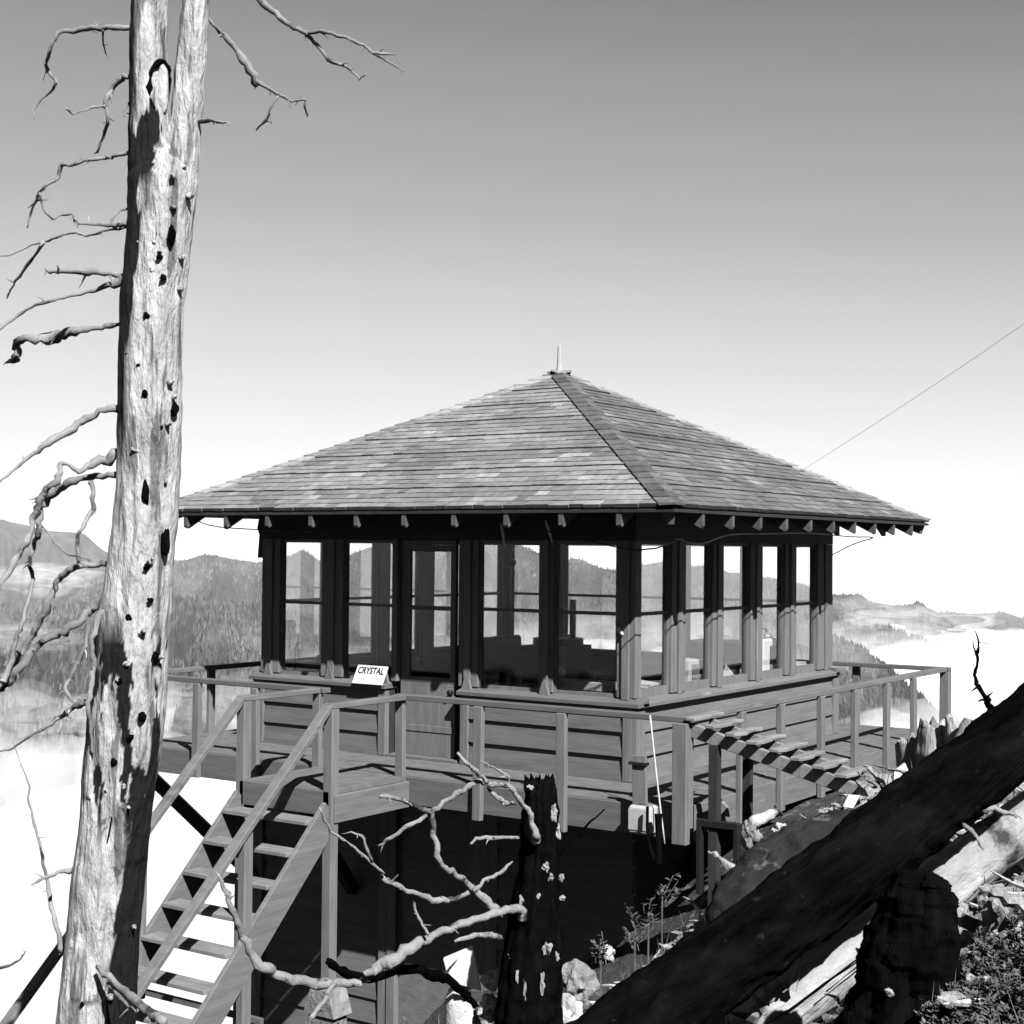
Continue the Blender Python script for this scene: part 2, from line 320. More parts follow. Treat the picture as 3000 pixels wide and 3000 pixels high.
# rafters with sawn tails
def rafter_tail(side, s):
    hipd = min(s+OV, W+OV-s)   # distance along the eave to the hip
    mb = MB(); inner = -.12 if hipd > OV+.12 else OV-hipd+.03
    d0 = OV-.008
    pts = []
    for dd_, top in ((d0, 1), (inner, 1), (inner, 0), (d0-.012, 0), (d0, .35)):
        zt = ZE-.05+slope*(OV-dd_); pts.append((dd_, zt-.002 if top == 1 else (zt-.125 if top == 0 else zt-.10)))
    o, ev, n = SIDES[side]
    poly = [P3(side, s-.022, q[0], q[1]) for q in pts]
    mb.prism(poly, ev*.044); mb.build('rafter', 'tail', roof)
for side in SIDES:
    for k in range(10): 
        s = -.28+k*(W+.56)/9
        rafter_tail(side, s)
for sx, sy in ((-1, -1), (1, -1), (1, 1), (-1, 1)):
    mb = MB(); a = ctr+Vector((sx*(HE-.05), sy*(HE-.05), ZE-.085)); b = ctr+Vector((sx*2.0, sy*2.0, ZE-.085+slope*(HE-2.05))); mb.beam(a, b, .05, .12); mb.build('hip_rafter', 'tail', roof)
# ---- catwalk
dk = MB(); k = 0
def boards(mb, x0, x1, y0, y1, along, z0=-.035, z1=0.0, w=.14):
    if along == 'x':
        y = y0
        while y < y1-.02: mb.box(x0, x1, y, min(y+w-.008, y1), z0, z1+random.uniform(-.002, .002)); y += w
    else:
        x = x0
        while x < x1-.02: mb.box(x, min(x+w-.008, x1), y0, y1, z0, z1+random.uniform(-.002, .002)); x += w
boards(dk, -W-DW, DW, -DW, -.01, 'x'); boards(dk, -W-DW, DW, W+.01, W+DW, 'x'); boards(dk, .01, DW, -.0, W, 'y'); boards(dk, -W-DW, -W-.01, -.0, W, 'y')
dk.build('catwalk_floor', 'deck', cab)
FD = .235
fa = MB(); fa.box(-W-DW, DW, -DW-.03, -DW-.001, -FD, -.004); fb = MB(); fb.box(DW+.001, DW+.03, -DW-.03, W+DW, -FD, -.004)
fc = MB(); fc.box(-W-DW-.03, -W-DW-.001, -DW-.03, W+DW, -FD, -.004); fd = MB(); fd.box(-W-DW, DW, W+DW+.001, W+DW+.03, -FD, -.004)
for q, m_ in ((fa, 'paintx'), (fb, 'painty'), (fc, 'painty'), (fd, 'paintx')): q.build('fascia', m_, cab, bevel=.004)
jo = MB()
for i in range(12):
    x = -W-DW+.25+i*(W+2*DW-.5)/11; jo.box(x-.02, x+.02, -DW, W+DW, -.2, -.037)
jo.build('floor_joists', 'dark', cab)
# guard rail: rails and posts
XC, XD, LY = -2.64, -1.74, -1.87
rl = MB(); rh, rw = .045, .095
zc = ZR-rh/2
rl.box(-W-DW-.05, XC+.05, -DW-.07, -DW+.025, ZR-rh, ZR); rl.box(XD-.06, DW+.09, -DW-.07, -DW+.025, ZR-rh, ZR)
g1 = rl.build('guard_rail', 'paintx', cab, bevel=.005, label='top rail along the stair side')
r2 = MB(); r2.box(DW-.025, DW+.07, -DW+.026, W+DW-.026, ZR-rh, ZR); g2 = r2.build('guard_rail', 'painty', cab, bevel=.005)
r3 = MB(); r3.box(-W-DW-.07, DW+.09, W+DW-.025, W+DW+.07, ZR-rh, ZR); g3 = r3.build('guard_rail', 'paintx', cab, bevel=.005)
r4 = MB(); r4.box(-W-DW-.07, -W-DW+.025, -DW+.026, W+DW-.026, ZR-rh, ZR); g4 = r4.build('guard_rail', 'painty', cab, bevel=.005)
def rpost(x, y, par, w=.085, dx=.05, z0=-FD-.02, z1=ZR-rh-.001):
    mb = MB(); mb.box(x-w/2, x+w/2, y-dx/2, y+dx/2, z0, z1); jx, jy = random.uniform(-.009, .009), random.uniform(-.005, .005); mb.v = [(q[0]+jx*(q[2]-z1)/(z0-z1), q[1]+0*jy, q[2]) for q in mb.v]; mb.build('rail_post', 'paintz', par, bevel=.005)
PD = DW+.057
for x in (-5.05, -4.17, -3.43, XC-.03, XD+.0, -.92, -.12): rpost(x, -PD, g1, z0=-FD-(.05 if x > -1 else 0))
rpost(DW+.06, -DW-.05, g2, w=.12, dx=.12)
for y in (.07, .83, 1.69, 2.50, 3.34, 4.10): rpost(PD, y, g2, w=.05, dx=.085)
rpost(DW+.04, W+DW+.02, g2, w=.1, dx=.1)
for x in (-.1, -1.2, -2.3, -3.4, -4.5): rpost(x, W+PD, g3)
for y in (-.7+.0, .25, 1.2, 2.1, 3.0, 4.0, 5.0): rpost(-W-PD, y, g4, w=.05, dx=.085)
# knee braces and lower storey
br = MB(); br.beam((-W-DW+.05, -DW+.1, -.24), (-W+.02, -.04, -1.35), .09, .12); br.build('knee_brace', 'dark', cab)
br = MB(); br.beam((-3.0, -DW+.03, -.24), (-3.0, -.04, -1.3), .09, .1); br.build('knee_brace', 'dark', cab)
br = MB(); br.beam((DW-.08, 4.0, -.24), (.04, 4.0, -1.2), .09, .1); br.build('knee_brace', 'dark', cab)
lw = MB()
siding(lw, 'front', .11, 1.58, -4.3, -.2-.05, .225, -.02); lw.build('lower_wall', 'paintx', cab); lw = MB(); siding(lw, 'front', 2.9, W, -4.3, -.25, .225, -.02); lw.build('lower_wall', 'paintx', cab)

lw = MB(); siding(lw, 'right', .0, W, -3.2, -.25, .225, -.02); lw.build('lower_wall', 'painty', cab)
lw = MB(); siding(lw, 'left', .0, W, -7, -.25, .225, -.02); lw.build('lower_wall', 'painty', cab); lw = MB(); siding(lw, 'back', .0, W, -5, -.25, .225, -.02); lw.build('lower_wall', 'painty', cab)
lb = MB(); sbox(lb, 'front', -.06, .10, -.02, .05, -7, -.25); lb.build('corner_board', 'paintz', cab, bevel=.004)
lb = MB(); sbox(lb, 'front', 1.58, 1.68, -.02, .045, -4.3, -.25); sbox(lb, 'front', 1.69, 1.79, -.02, .06, -4.3, -.25); lb.build('door_trim', 'paintz', cab, bevel=.004)
ld = MB(); sbox(ld, 'front', 1.79, 2.6, -.04, -.0, -4.3, -.25); ld.build('lower_door', 'painty', cab)
lb = MB(); sbox(lb, 'front', 2.6, 2.9, -.04, .02, -4.3, -.25); lb.build('lower_panel', 'paintz', cab)
# box of dark canvas hanging at the left end under the eave
mb = MB(); mb.prism([P3('left', W-.06, .01, 1.82), P3('left', W-.06, .12, 1.82), P3('left', W-.06, .10, 2.05), P3('left', W-.06, .13, 2.12), P3('left', W-.06, .10, 2.25), P3('left', W-.06, .01, 2.25)], (0, .18, 0)); mb.build('shutter_box', 'dark', cab)
# ------------------------------------------------------------------ staircase
st = empty('wooden_staircase', (XD-.45, LY, -.1), label='steep wooden stairs with plank treads and two sloping rails beside the big dead tree', cat='staircase')
mb = MB(); boards(mb, XC-.02, XD+.05, LY, -DW-.035, 'y'); mb.build('landing', 'deck', st)
for x in (XC-.05, XD+.07):
    mb = MB(); mb.box(x-.02, x+.02, LY, -DW-.035, -.255, -.037); mb.build('landing_beam', 'painty', st, bevel=.004)
mb = MB(); mb.box(XC-.03, XD+.05, LY-.03, LY-.001, -.2, -.004); mb.build('landing_beam', 'paintx', st, bevel=.004)
NS = 13; RS = .212; y0, z0 = LY-.02, 0
DL = Vector((0, -1, -1)).normalized(); LEN = NS*RS*math.sqrt(2)
for x in (XC-.03, XD+.03):
    mb = MB(); a = Vector((x, LY+.02, -.17)); b = a+DL*LEN; mb.beam(a, b, .042, .25); mb.build('stringer', 'painty', st, bevel=.005)
for i in range(1, NS):
    mb = MB(); y = LY-.0-i*RS*1.0; z = -i*RS; mb.box(XC+.0, XD+.005, y-.04, y+.15, z-.035, z); mb.build('tread', 'tread', st, bevel=.005)
# handrails: level pieces to the catwalk, sloping ones down the flight
hs = Vector((0, -1, -.925)).normalized()
for x in (XC-.03, XD+.03):
    mb = MB(); mb.box(x-.045, x+.045, LY-.03, -DW-.072, ZR-.045, ZR); hr = mb.build('handrail', 'painty', st, bevel=.005)
    a = Vector((x, LY-.02, ZR-.02)); b = a+hs*3.7; mb = MB(); mb.beam(a, b, .09, .045); mb.build('sloping_rail', 'painty', hr, bevel=.005)
    # newel and supporting post of the landing
    mb = MB(); mb.box(x-.045+.0, x+.045, LY-.03, LY+.06, (-1.62 if x > -2 else -3.6), ZR-.047); mb.build('landing_post', 'paintz', st, bevel=.005)
mb = MB(); xx = XD+.03; mb.prism([(xx-.16, LY-.1, -1.75), (xx+.16, LY-.1, -1.75), (xx+.09, LY-.1, -1.55), (xx-.09, LY-.1, -1.55)], (0, .22, 0)); mb.box(xx-.12, xx+.12, LY-.08, LY+.1, -3.4, -1.75); mb.build('concrete_foot', 'rock', st)
# long posts on the flight
def dropto(x, t, z1, w=.05):
    p = Vector((x, LY-.02, ZR-.045))+hs*t; mb = MB(); mb.box(x-.02+.0, x+.05, p.y-.045, p.y+.045, z1, p.z-.01); mb.build('stair_post', 'paintz', st, bevel=.005)
dropto(XD+.0, 1.22, -3.4); dropto(XC-.05, 1.45, -1.55); dropto(XD+.0, 3.3, -2.9); dropto(XC-.05, 3.3, -2.9)
mb = MB(); mb.box(XD-1.4, XD+.1, -2.70, -2.66, -1.62, -1.58); mb.build('brace_board', 'paintx', st)
# ------------------------------------------------------------------ cleated gangway on the right
gw = empty('slatted_gangway', (1.8, -.7, .3), label='sloping gangway of rough plank slats rising to the near catwalk corner', cat='gangway')
gx0, gz0, gx1, gz1 = 1.02, .66, 2.72, .22
for yy in (-.90, -.55):
    mb = MB(); mb.beam((gx0-.05, yy, gz0-.06), (gx1+.1, yy, gz1-.085), .045, .10); mb.build('stringer', 'plank', gw, bevel=.004)
for i in range(11):
    t = i/10; x = gx0+(gx1-gx0)*t; z = gz0+(gz1-gz0)*t+.025; L_ = random.uniform(.44, .54)
    mb = MB(); w2 = .043; y0 = -.99+random.uniform(-.02, .02)
    n_ = 6; pts = []
    for j in range(n_+1): pts.append((x-w2+random.uniform(-.008, .008), y0+L_*j/n_, z-.02))
    for j in range(n_, -1, -1): pts.append((x+w2+random.uniform(-.008, .008)+(.02*math.sin(j)), y0+L_*j/n_+.0, z-.02))
    mb.prism(pts, (0, 0, .03)); mb.build('slat', 'plank', gw, bevel=.006)
mb = MB(); mb.box(1.17, 1.24, -.96, -.89, -.9, .50); mb.build('support_post', 'dark', gw); mb = MB(); mb.box(1.30, 1.36, -.66, -.60, -.9, .45); mb.build('support_post', 'dark', gw)
mb = MB(); mb.beam((1.26, -.86, .06), (1.0, -.86, -.22), .04, .06); mb.build('brace', 'plank', gw)
mb = MB(); mb.box(1.08, 1.42, -.98, -.92, -.10, -.05); mb.box(1.08, 1.12, -.98, -.92, -.6, -.10); mb.box(1.38, 1.42, -.98, -.92, -.5, -.10)
sh_ = mb.build('sawhorse', 'black', None, bevel=.004, label='black low sawhorse under the top of the gangway', cat='sawhorse')
# things around the near corner
mb = MB(); mb.box(.55, .74, -1.06, -.93, -.20, .01); wb = mb.build('enamel_box', 'card', None, bevel=.015, label='pale square enamel box hung on the catwalk fascia near its corner', cat='box')
mb = MB(); mb.box(.555, .735, -1.067, -1.062, -.17, -.01); mb.build('door', 'card', wb, bevel=.002)
mb = MB(); mb.beam((.62, -1.0, .012), (.605, -.99, .38), .12, .03, up=(0, 1, 0)); pk = mb.build('upright_plank', 'paintz', None, bevel=.004, label='short upright plank standing on the pale enamel box', cat='plank')
mb = MB(); mb.box(.53, .68, -1.03, -.975, .31, .33); mb.build('strap', 'black', pk)
mb = MB(); mb.tube([(.70, -1.0, .69), (.78, -1.04, .25), (.875, -1.08, -.24)], [.007, .007, .006], 8); mb.build('white_pole', 'offwhite', None, smooth=True, label='thin white pole leaning against the catwalk corner post', cat='pole')
mb = MB(); mb.tube([(.75, -1.12, .03), (.76, -1.13, -.2), (.82, -1.14, -.35)], [.012]*3, 8); mb.tube([(.83, -1.1, -.02), (.86, -1.13, -.38)], [.03, .02], 6); mb.build('dark_tool_bundle', 'char', None, label='bundle of dark tool handles hanging beside the pale enamel box', cat='tools')
# ------------------------------------------------------------------ sign and objects on and behind the sills
sx0, sx1 = -2.98, -2.66
pa = Vector((-2.98, -.12, .66)); sb = empty('name_board', pa, label='slanted white name board reading CRYSTAL propped on the sill left of the door', cat='sign')
tl = Vector((0, .09, .165)); tn = Vector((0, -.165, .09)).normalized()
mb = MB(); A = pa; B = pa+Vector((.36, 0, 0)); mb.add([A, B, B+tl, A+tl, A-tn*.012, B-tn*.012, B+tl-tn*.012, A+tl-tn*.012], [(0, 1, 2, 3), (7, 6, 5, 4), (0, 4, 5, 1), (1, 5, 6, 2), (2, 6, 7, 3), (3, 7, 4, 0)]); mb.build('board', 'white', sb)
fc_ = bpy.data.curves.new('lettering', 'FONT'); fc_.body = 'CRYSTAL'; fc_.size = .088; fc_.extrude = .0012; fc_.align_x = 'CENTER'; fc_.align_y = 'CENTER'; fc_.space_character = 1.02; fc_.offset = .0022
ft = bpy.data.objects.new('lettering_curve', fc_); COL.objects.link(ft); dg = bpy.context.evaluated_depsgraph_get(); fm_ = bpy.data.meshes.new_from_object(ft.evaluated_get(dg)); bpy.data.objects.remove(ft)
fo = bpy.data.objects.new('lettering', fm_); COL.objects.link(fo); fm_.materials.clear(); fm_.materials.append(M['ink']); fo.parent = sb
pc = Vector((.18, 0, 0))+tl*.70+tn*.0025
fo.matrix_local = Matrix.Translation(pc) @ Matrix(((1, 0, 0, 0), (0, tl.normalized().y, tn.y, 0), (0, tl.normalized().z, tn.z, 0), (0, 0, 0, 1))) @ Matrix.Diagonal((.84, 1.05, 1, 1))
mb = MB(); mb.box(-W+.12, -2.7, .12, .45, .56, .60); mb.box(-4.1, -4.05, .14, .4, .03, .559); mb.box(-2.78, -2.73, .14, .4, .03, .559); mb.build('side_table', 'inside', None, label='low dark table inside left of the door, under the radio', cat='table')
# inside counter
mb = MB(); mb.prism([(-.11, .12, .68), (-.11, W-.12, .68), (-.5, W-.12, .68), (-.5, .5, .68), (-1.6, .5, .68), (-1.6, .12, .68)], (0, 0, .03))
ct = mb.build('window_counter', 'inside', None, label='dark counter shelf running inside under the windows of the right half', cat='counter')
for i, (a, b, c, d2) in enumerate(((-.48, -.14, .6, .64), (-.48, -.14, 2.2, 2.24), (-.48, -.14, 3.8, 3.84), (-1.55, -1.5, .14, .45))):
    mb = MB(); mb.box(a, b, c, d2, .03, .679); mb.build('leg', 'inside', ct)
def thing(name, mb, m, label, cat, **k): return mb.build(name, m, None, label=label, cat=cat, **k)
ZC = .712
mb = MB(); mb.box(-.34, -.16, 1.28, 1.60, ZC, .93); bx = thing('carton', mb, 'offwhite', 'white carton standing behind the second window of the sunlit side', 'box', bevel=.008)
mb = MB(); mb.box(-.159, -.154, 1.33, 1.46, .75, .89); mb.build('label_panel', 'paintz', bx)
mb = MB(); mb.add([(-.34, 2.30, ZC), (-.14, 2.30, ZC), (-.14, 2.56, ZC), (-.34, 2.56, ZC), (-.34, 2.54, .99), (-.14, 2.54, .99)], [(0, 1, 2, 3), (0, 4, 5, 1), (3, 2, 5, 4), (0, 3, 4), (1, 5, 2)])
thing('folded_map', mb, 'card', 'pale wedge of folded card behind the third window of the sunlit side', 'card')
mb = MB(); mb.box(-.34, -.16, 2.88, 3.22, ZC, 1.05); mb.box(-.31, -.19, 2.92, 3.18, 1.05, 1.09); cn = thing('metal_canister', mb, 'white', 'square pale canister with a carrying handle behind the fourth window', 'canister', bevel=.02)
mb = MB(); mb.tube([(-.25, 2.96, 1.09), (-.25, 2.98, 1.14), (-.25, 3.12, 1.14), (-.25, 3.14, 1.09)], [.012]*4, 8); mb.build('handle', 'offwhite', cn); mb = MB(); mb.box(-.159, -.154, 3.02, 3.08, .74, .98); mb.build('slot', 'black', cn)
for y, s_, l in ((.62, 0, 'nearest the cabin corner'), (3.72, 1, 'behind the farthest window')):
    mb = MB()
    for k in range(5): a = random.uniform(-.04, .04); mb.box(-.42+a*.3, -.14+a*.2, y-.14+a, y+.2+a, ZC+.002+k*.012, ZC+.010+k*.012)
    thing('paper_stack', mb, 'white', 'loose white papers lying on the counter '+l, 'papers')
mb = MB(); mb.box(-.98, -.38, .14, .36, ZC, .79); bk = thing('ledger', mb, 'card', 'pale ledger lying on the counter inside the last front window', 'book', bevel=.006)
mb = MB(); mb.tube([(-.62, .18, .87), (-.22, .16, .85)], [.03, .032], 12); mb.tube([(-.5, .2, .79), (-.5, .2, .87)], [.02, .02], 8); thing('field_telescope', mb, 'black', 'short black telescope lying over the ledger by the corner post', 'telescope', smooth=True)
mb = MB(); mb.blob((-.88, .22, .85), (.05, .05, .055), 2, .1); thing('tin_mug', mb, 'steel', 'small shiny mug on the counter left of the telescope', 'mug', smooth=True)
mb = MB(); mb.box(-4.0, -3.5, .16, .42, .605, .80); mb.box(-3.72, -3.45, .18, .4, .80, .87); thing('radio_set', mb, 'black', 'black radio set behind the leftmost front window', 'radio', bevel=.02)
# fire finder on its stand, stool, bed, stove, lamp
ff = empty('fire_finder', (-2.1, 2.1, .03), label='dark fire finder on a square stand in the middle of the cabin', cat='instrument')
mb = MB(); mb.box(-2.35, -1.85, 1.85, 2.35, .03, .95); mb.build('stand', 'inside', ff); mb = MB(); mb.tube([(-2.1, 2.1, .95), (-2.1, 2.1, 1.02)], [.26, .26], 28); mb.build('table_ring', 'black', ff)
mb = MB(); mb.box(-2.28, -2.26, 2.08, 2.12, 1.02, 1.22); mb.box(-1.95, -1.90, 2.08, 2.12, 1.02, 1.42); mb.beam((-2.28, 2.1, 1.05), (-1.92, 2.1, 1.05), .02, .02); mb.build('sight', 'black', ff)
mb = MB(); mb.box(-3.9, -2.9, 3.2, 4.0, .03, .5); mb.box(-3.95, -3.85, 3.15, 4.05, .03, .9); thing('bunk_bed', mb, 'inside', 'low dark bunk at the far left inside the cabin', 'bed', bevel=.03)
mb = MB(); mb.box(-1.25, -.6, 3.1, 3.7, .2, .98); sv = thing('iron_stove', mb, 'black', 'black iron stove at the far right inside the cabin', 'stove', bevel=.02)
mb = MB(); mb.tube([(-1.0, 3.5, .98), (-1.0, 3.5, 2.5)], [.06, .06], 12); mb.build('stove_pipe', 'black', sv)
for a, b in ((-1.2, 3.15), (-.65, 3.15), (-1.2, 3.65), (-.65, 3.65)): mb = MB(); mb.box(a-.02, a+.02, b-.02, b+.02, .03, .2); mb.build('leg', 'black', sv)
mb = MB(); mb.tube([(-1.9, .9, 2.5), (-1.9, .9, 1.85)], [.006, .006], 6); mb.blob((-1.9, .9, 1.80), (.07, .07, .05), 5, .1); thing('hanging_lamp', mb, 'black', 'small dark lamp hanging on a cord inside behind the door post', 'lamp')
# light hooks hanging beneath the front eave, cable looped under the eaves
for i, (x, y, x2, y2, l) in enumerate(((1467, 1532, 1478, 1598, 'left'), (1598, 1525, 1618, 1590, 'right'))):
    a = at(x, y, 13.05-.35*i); b = at(x2, y2, 13.05-.35*i); mb = MB(); mb.tube([a, (a+b)/2+Vector((.005, 0, 0)), b], [.010, .013, .004], 6)
    thing('shutter_hook', mb, 'white', f'pale pointed shutter hook hanging under the front eave, the {l} one of two', 'hook', group='shutter hooks under the front eave')
mb = MB(); a = [P3('front', s, .55, z) for s, z in ((-.55, 2.26), (-.2, 2.14), (.3, 2.10), (1.2, 2.08), (1.8, 2.12), (2.6, 2.08), (3.3, 2.14), (3.9, 2.05), (4.6, 1.93), (5.0, 2.02))]
mb.tube(a, [.006]*len(a), 6); thing('slack_cable', mb, 'black', 'thin dark cable looping beneath the front eave of the cabin', 'cable'); mb = MB(); a = [Vector((.70, y, z)) for y, z in ((-.6, 2.02), (-.2, 1.98), (.3, 2.06), (1, 2.08), (2, 2.10), (3, 2.08), (3.6, 2.08))]+[Vector((.35, 4.0, 2.02)), Vector((.02, 4.2, 1.9))]; mb.tube(a, [.006]*len(a), 6)
thing('slack_cable', mb, 'black', 'thin dark cable looping beneath the right hand eave of the cabin', 'cable')
mb = MB(); a = at(2260, 1395, 12.4); b = at(3150, 850, 9); a = Vector((.80, .4, 2.30)); pts = [a.lerp(b, t)-Vector((0, 0, .02*math.sin(math.pi*t))) for t in (0, .25, .5, .75, 1)]
b2 = b+(b-a)*1.2
pts.append(b2); mb.tube(pts, [.0014]*6, 5, sub=5); thing('aerial_wire', mb, 'steel', 'hair thin wire rising from the right eave up across the sky', 'wire')
mb = MB(); mb.tube([P3('front', 4.12, .02, 1.27), P3('front', 4.17, .035, 1.22)], [.016, .012], 8); mb.build('insulator', 'white', cab, smooth=True)
for s_ in (.12, .92, 1.60, 2.55, 3.38):
    mb = MB(); mb.prism([P3('front', s_-.05, .03, .67), P3('front', s_+.05, .03, .67), P3('front', s_+.012, .03, .80), P3('front', s_-.012, .03, .80)], (0, .028, 0)); mb.build('post_cleat', 'paintz', cab)  # tapered pieces added in the shape of sunlit patches on the posts
HAZE = 1.4e-5; FOGVOL = True; FOGA = 1.1; FOGC = .5; SKYS = .05; EXPO = 2.5; VB = 4
# ------------------------------------------------------------------ near ground
Rh = Vector((math.cos(YAW), -math.sin(YAW), 0)); Fh = Vector((math.sin(YAW), math.cos(YAW), 0))
def uvw(u, v, z): p = CP+Rh*u+Fh*v; return Vector((p.x, p.y, z))
ctl = [(1400, 11.5, -1.2), (1600, 11.5, -1.8), (1800, 11, -1.6), (1950, 10.8, -1.05), (2050, 10.5, -.75), (2150, 10.2, -.42), (2250, 10.3, -.12), (2400, 11, .0), (2640, 11, .12), (2700, 12, .15), (2900, 11, .42), (3150, 11, .65),
       (1300, 11.5, -1.5), (1150, 11.8, -2.3), (1000, 12, -3.2), (800, 12, -4), (400, 12, -5.5), (0, 12, -7), (-600, 12, -9), (1800, 8, -1.0), (2100, 8, -.45), (2400, 8, -.05), (2700, 8, .25), (3000, 8, .6), (3400, 8, .8), (1500, 8, -1.1), (1200, 8, -1.9), (800, 8, -2.9), (300, 8, -2.6), (-300, 8, -3.4),
       (2400, 6, -.02), (2700, 6, .2), (3000, 6, .48), (3600, 6, .8), (2000, 6, -.3), (1500, 6, -.6), (1000, 6, -1.2), (300, 6, -1.9), (-600, 6, -2.6), (1500, 3, .0), (3000, 3, .4), (0, 3, -.6), (-2500, 3, -1.4), (5000, 3, .7), (1400, 15, -1.8), (2100, 15, -.7), (2700, 15, -.4), (3300, 15, .1), (600, 15, -8), (2700, 18, -1.3), (3300, 18, -1.2), (2000, 18, -2.5), (1000, 18, -8),
       (1700, 13, -1.6), (2050, 13, -.7), (2400, 13, -.25)]
P = np.array([((px-1500)/FPX*v, v, z) for px, v, z in ctl]+[(0, .5, .33), (2, 0, .5), (-2, 0, -.2), (-4, -2, -.6), (3, -3, .8), (6, 0, 1.2), (0, -6, 2.6), (8, -6, 3.4), (-8, -6, .8), (0, -12, 6.2), (8, -12, 7), (-8, -12, 3.6), (0, -20, 11.5), (10, -20, 12), (-10, -20, 8), (16, -6, 5), (17, -14, 9), (18, 4, 3), (7, 6, 1.6), (7, 12, 1.2), (8, 20, -1), (12, 28, -9), (0, 30, -14), (-12, 30, -26), (-14, 10, -16), (-9, 0, -5), (12, 10, 1.5), (-16, -6, -4)])  # rise behind the camera is added to block sky light
def K(r2): return np.where(r2 > 1e-12, r2*np.log(np.maximum(r2, 1e-12)), 0)
n = len(P); r2 = ((P[:, None, :2]-P[None, :, :2])**2).sum(-1); A = np.zeros((n+3, n+3)); A[:n, :n] = K(r2)+np.eye(n)*1.2
A[:n, n] = 1; A[:n, n+1:] = P[:, :2]; A[n, :n] = 1; A[n+1:, :n] = P[:, :2].T; sol = np.linalg.solve(A, np.concatenate([P[:, 2], np.zeros(3)]))
def gh(u, v):
    u = np.asarray(u, float); v = np.asarray(v, float); q = np.stack([u, v], -1)
    r2 = ((q[..., None, :]-P[:, :2])**2).sum(-1); return K(r2)@sol[:n]+sol[n]+q@sol[n+1:]
def ground_z(x, y):
    d = Vector((x, y, 0))-Vector((CP.x, CP.y, 0)); u = d.dot(Rh); v = d.dot(Fh); return float(gh(u, v))+gn_(x, y)
def gn_(x, y): return .10*mnoise.noise(Vector((x*.9, y*.9, 0)))+.05*mnoise.noise(Vector((x*2.7, y*2.7, 3)))+.022*mnoise.noise(Vector((x*8, y*8, 5)))
nu, nv = 260, 360; us = np.sort(np.concatenate([np.linspace(-9, 9, 210), np.linspace(-19, -9.2, 25), np.linspace(9.2, 19, 25)])); vs_ = np.sort(np.concatenate([np.linspace(-22, 2, 60), np.linspace(2.1, 16, 240), np.linspace(16.3, 30, 60)])); UU, VV = np.meshgrid(us, vs_)
HH = np.concatenate([gh(UU[i:i+20], VV[i:i+20]) for i in range(0, nv, 20)])
gv = []; ga = []
for j in range(nv):
    for i in range(nu):
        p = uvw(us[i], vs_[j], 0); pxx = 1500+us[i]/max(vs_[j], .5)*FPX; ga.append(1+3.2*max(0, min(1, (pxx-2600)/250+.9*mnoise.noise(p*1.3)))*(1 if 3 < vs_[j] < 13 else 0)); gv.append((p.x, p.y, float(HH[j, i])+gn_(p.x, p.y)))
def grid_faces(nu, nv, o=0): return [(o+j*nu+i, o+j*nu+i+1, o+(j+1)*nu+i+1, o+(j+1)*nu+i) for j in range(nv-1) for i in range(nu-1)]
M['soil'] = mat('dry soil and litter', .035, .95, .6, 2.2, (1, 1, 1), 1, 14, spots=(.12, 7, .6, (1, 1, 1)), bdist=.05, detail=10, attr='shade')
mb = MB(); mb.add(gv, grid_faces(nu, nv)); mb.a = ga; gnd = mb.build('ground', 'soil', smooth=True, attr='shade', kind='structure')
# skirt of the summit falling away to the valley floor, one sheet out to the horizon
rings = [0, 12, 40, 120, 400, 1200, 5000, 16000, 24000]; drop = [0, 9, 34, 110, 360, 690, 800, 1350, 2000]
bd = [i for i in range(nu)]+[nu*(j+1)-1 for j in range(1, nv)]+[nu*(nv-1)+i for i in range(nu-2, -1, -1)]+[nu*j for j in range(nv-2, 0, -1)]
m_ = len(bd); c0 = uvw(0, 6, 0); mb = MB(); vv = []
for k, r in enumerate(rings):
    for b in bd[::1]:
        p = Vector(gv[b]); d = (p-c0); d.z = 0; d.normalize(); q = p+d*r
        vv.append((q.x, q.y, (p.z if k == 0 else p.z*max(0, 1-k/4)-drop[k]+(.12*drop[k]*mnoise.noise(q*.02) if k < 6 else 0))))
ff_ = [(k*m_+i, k*m_+(i+1) % m_, (k+1)*m_+(i+1) % m_, (k+1)*m_+i) for k in range(len(rings)-1) for i in range(m_)]
M['forest'] = mat('distant conifer slopes', .042, .95, .8, .012, (1, 1, 1), 0, 1, detail=14, spots=(.025, .004, .5, (1, 1, 1)))
M['forest'].node_tree.nodes['Principled BSDF'].inputs['Specular IOR Level'].default_value = 0
mb.add(vv, ff_); mb.build('valley_floor', 'forest', kind='structure', smooth=True)
M['conifer'] = mat('distant conifers', .05, .95, .3, .05, (1, 1, 1), 0, 1, attr='shade', spec=0)
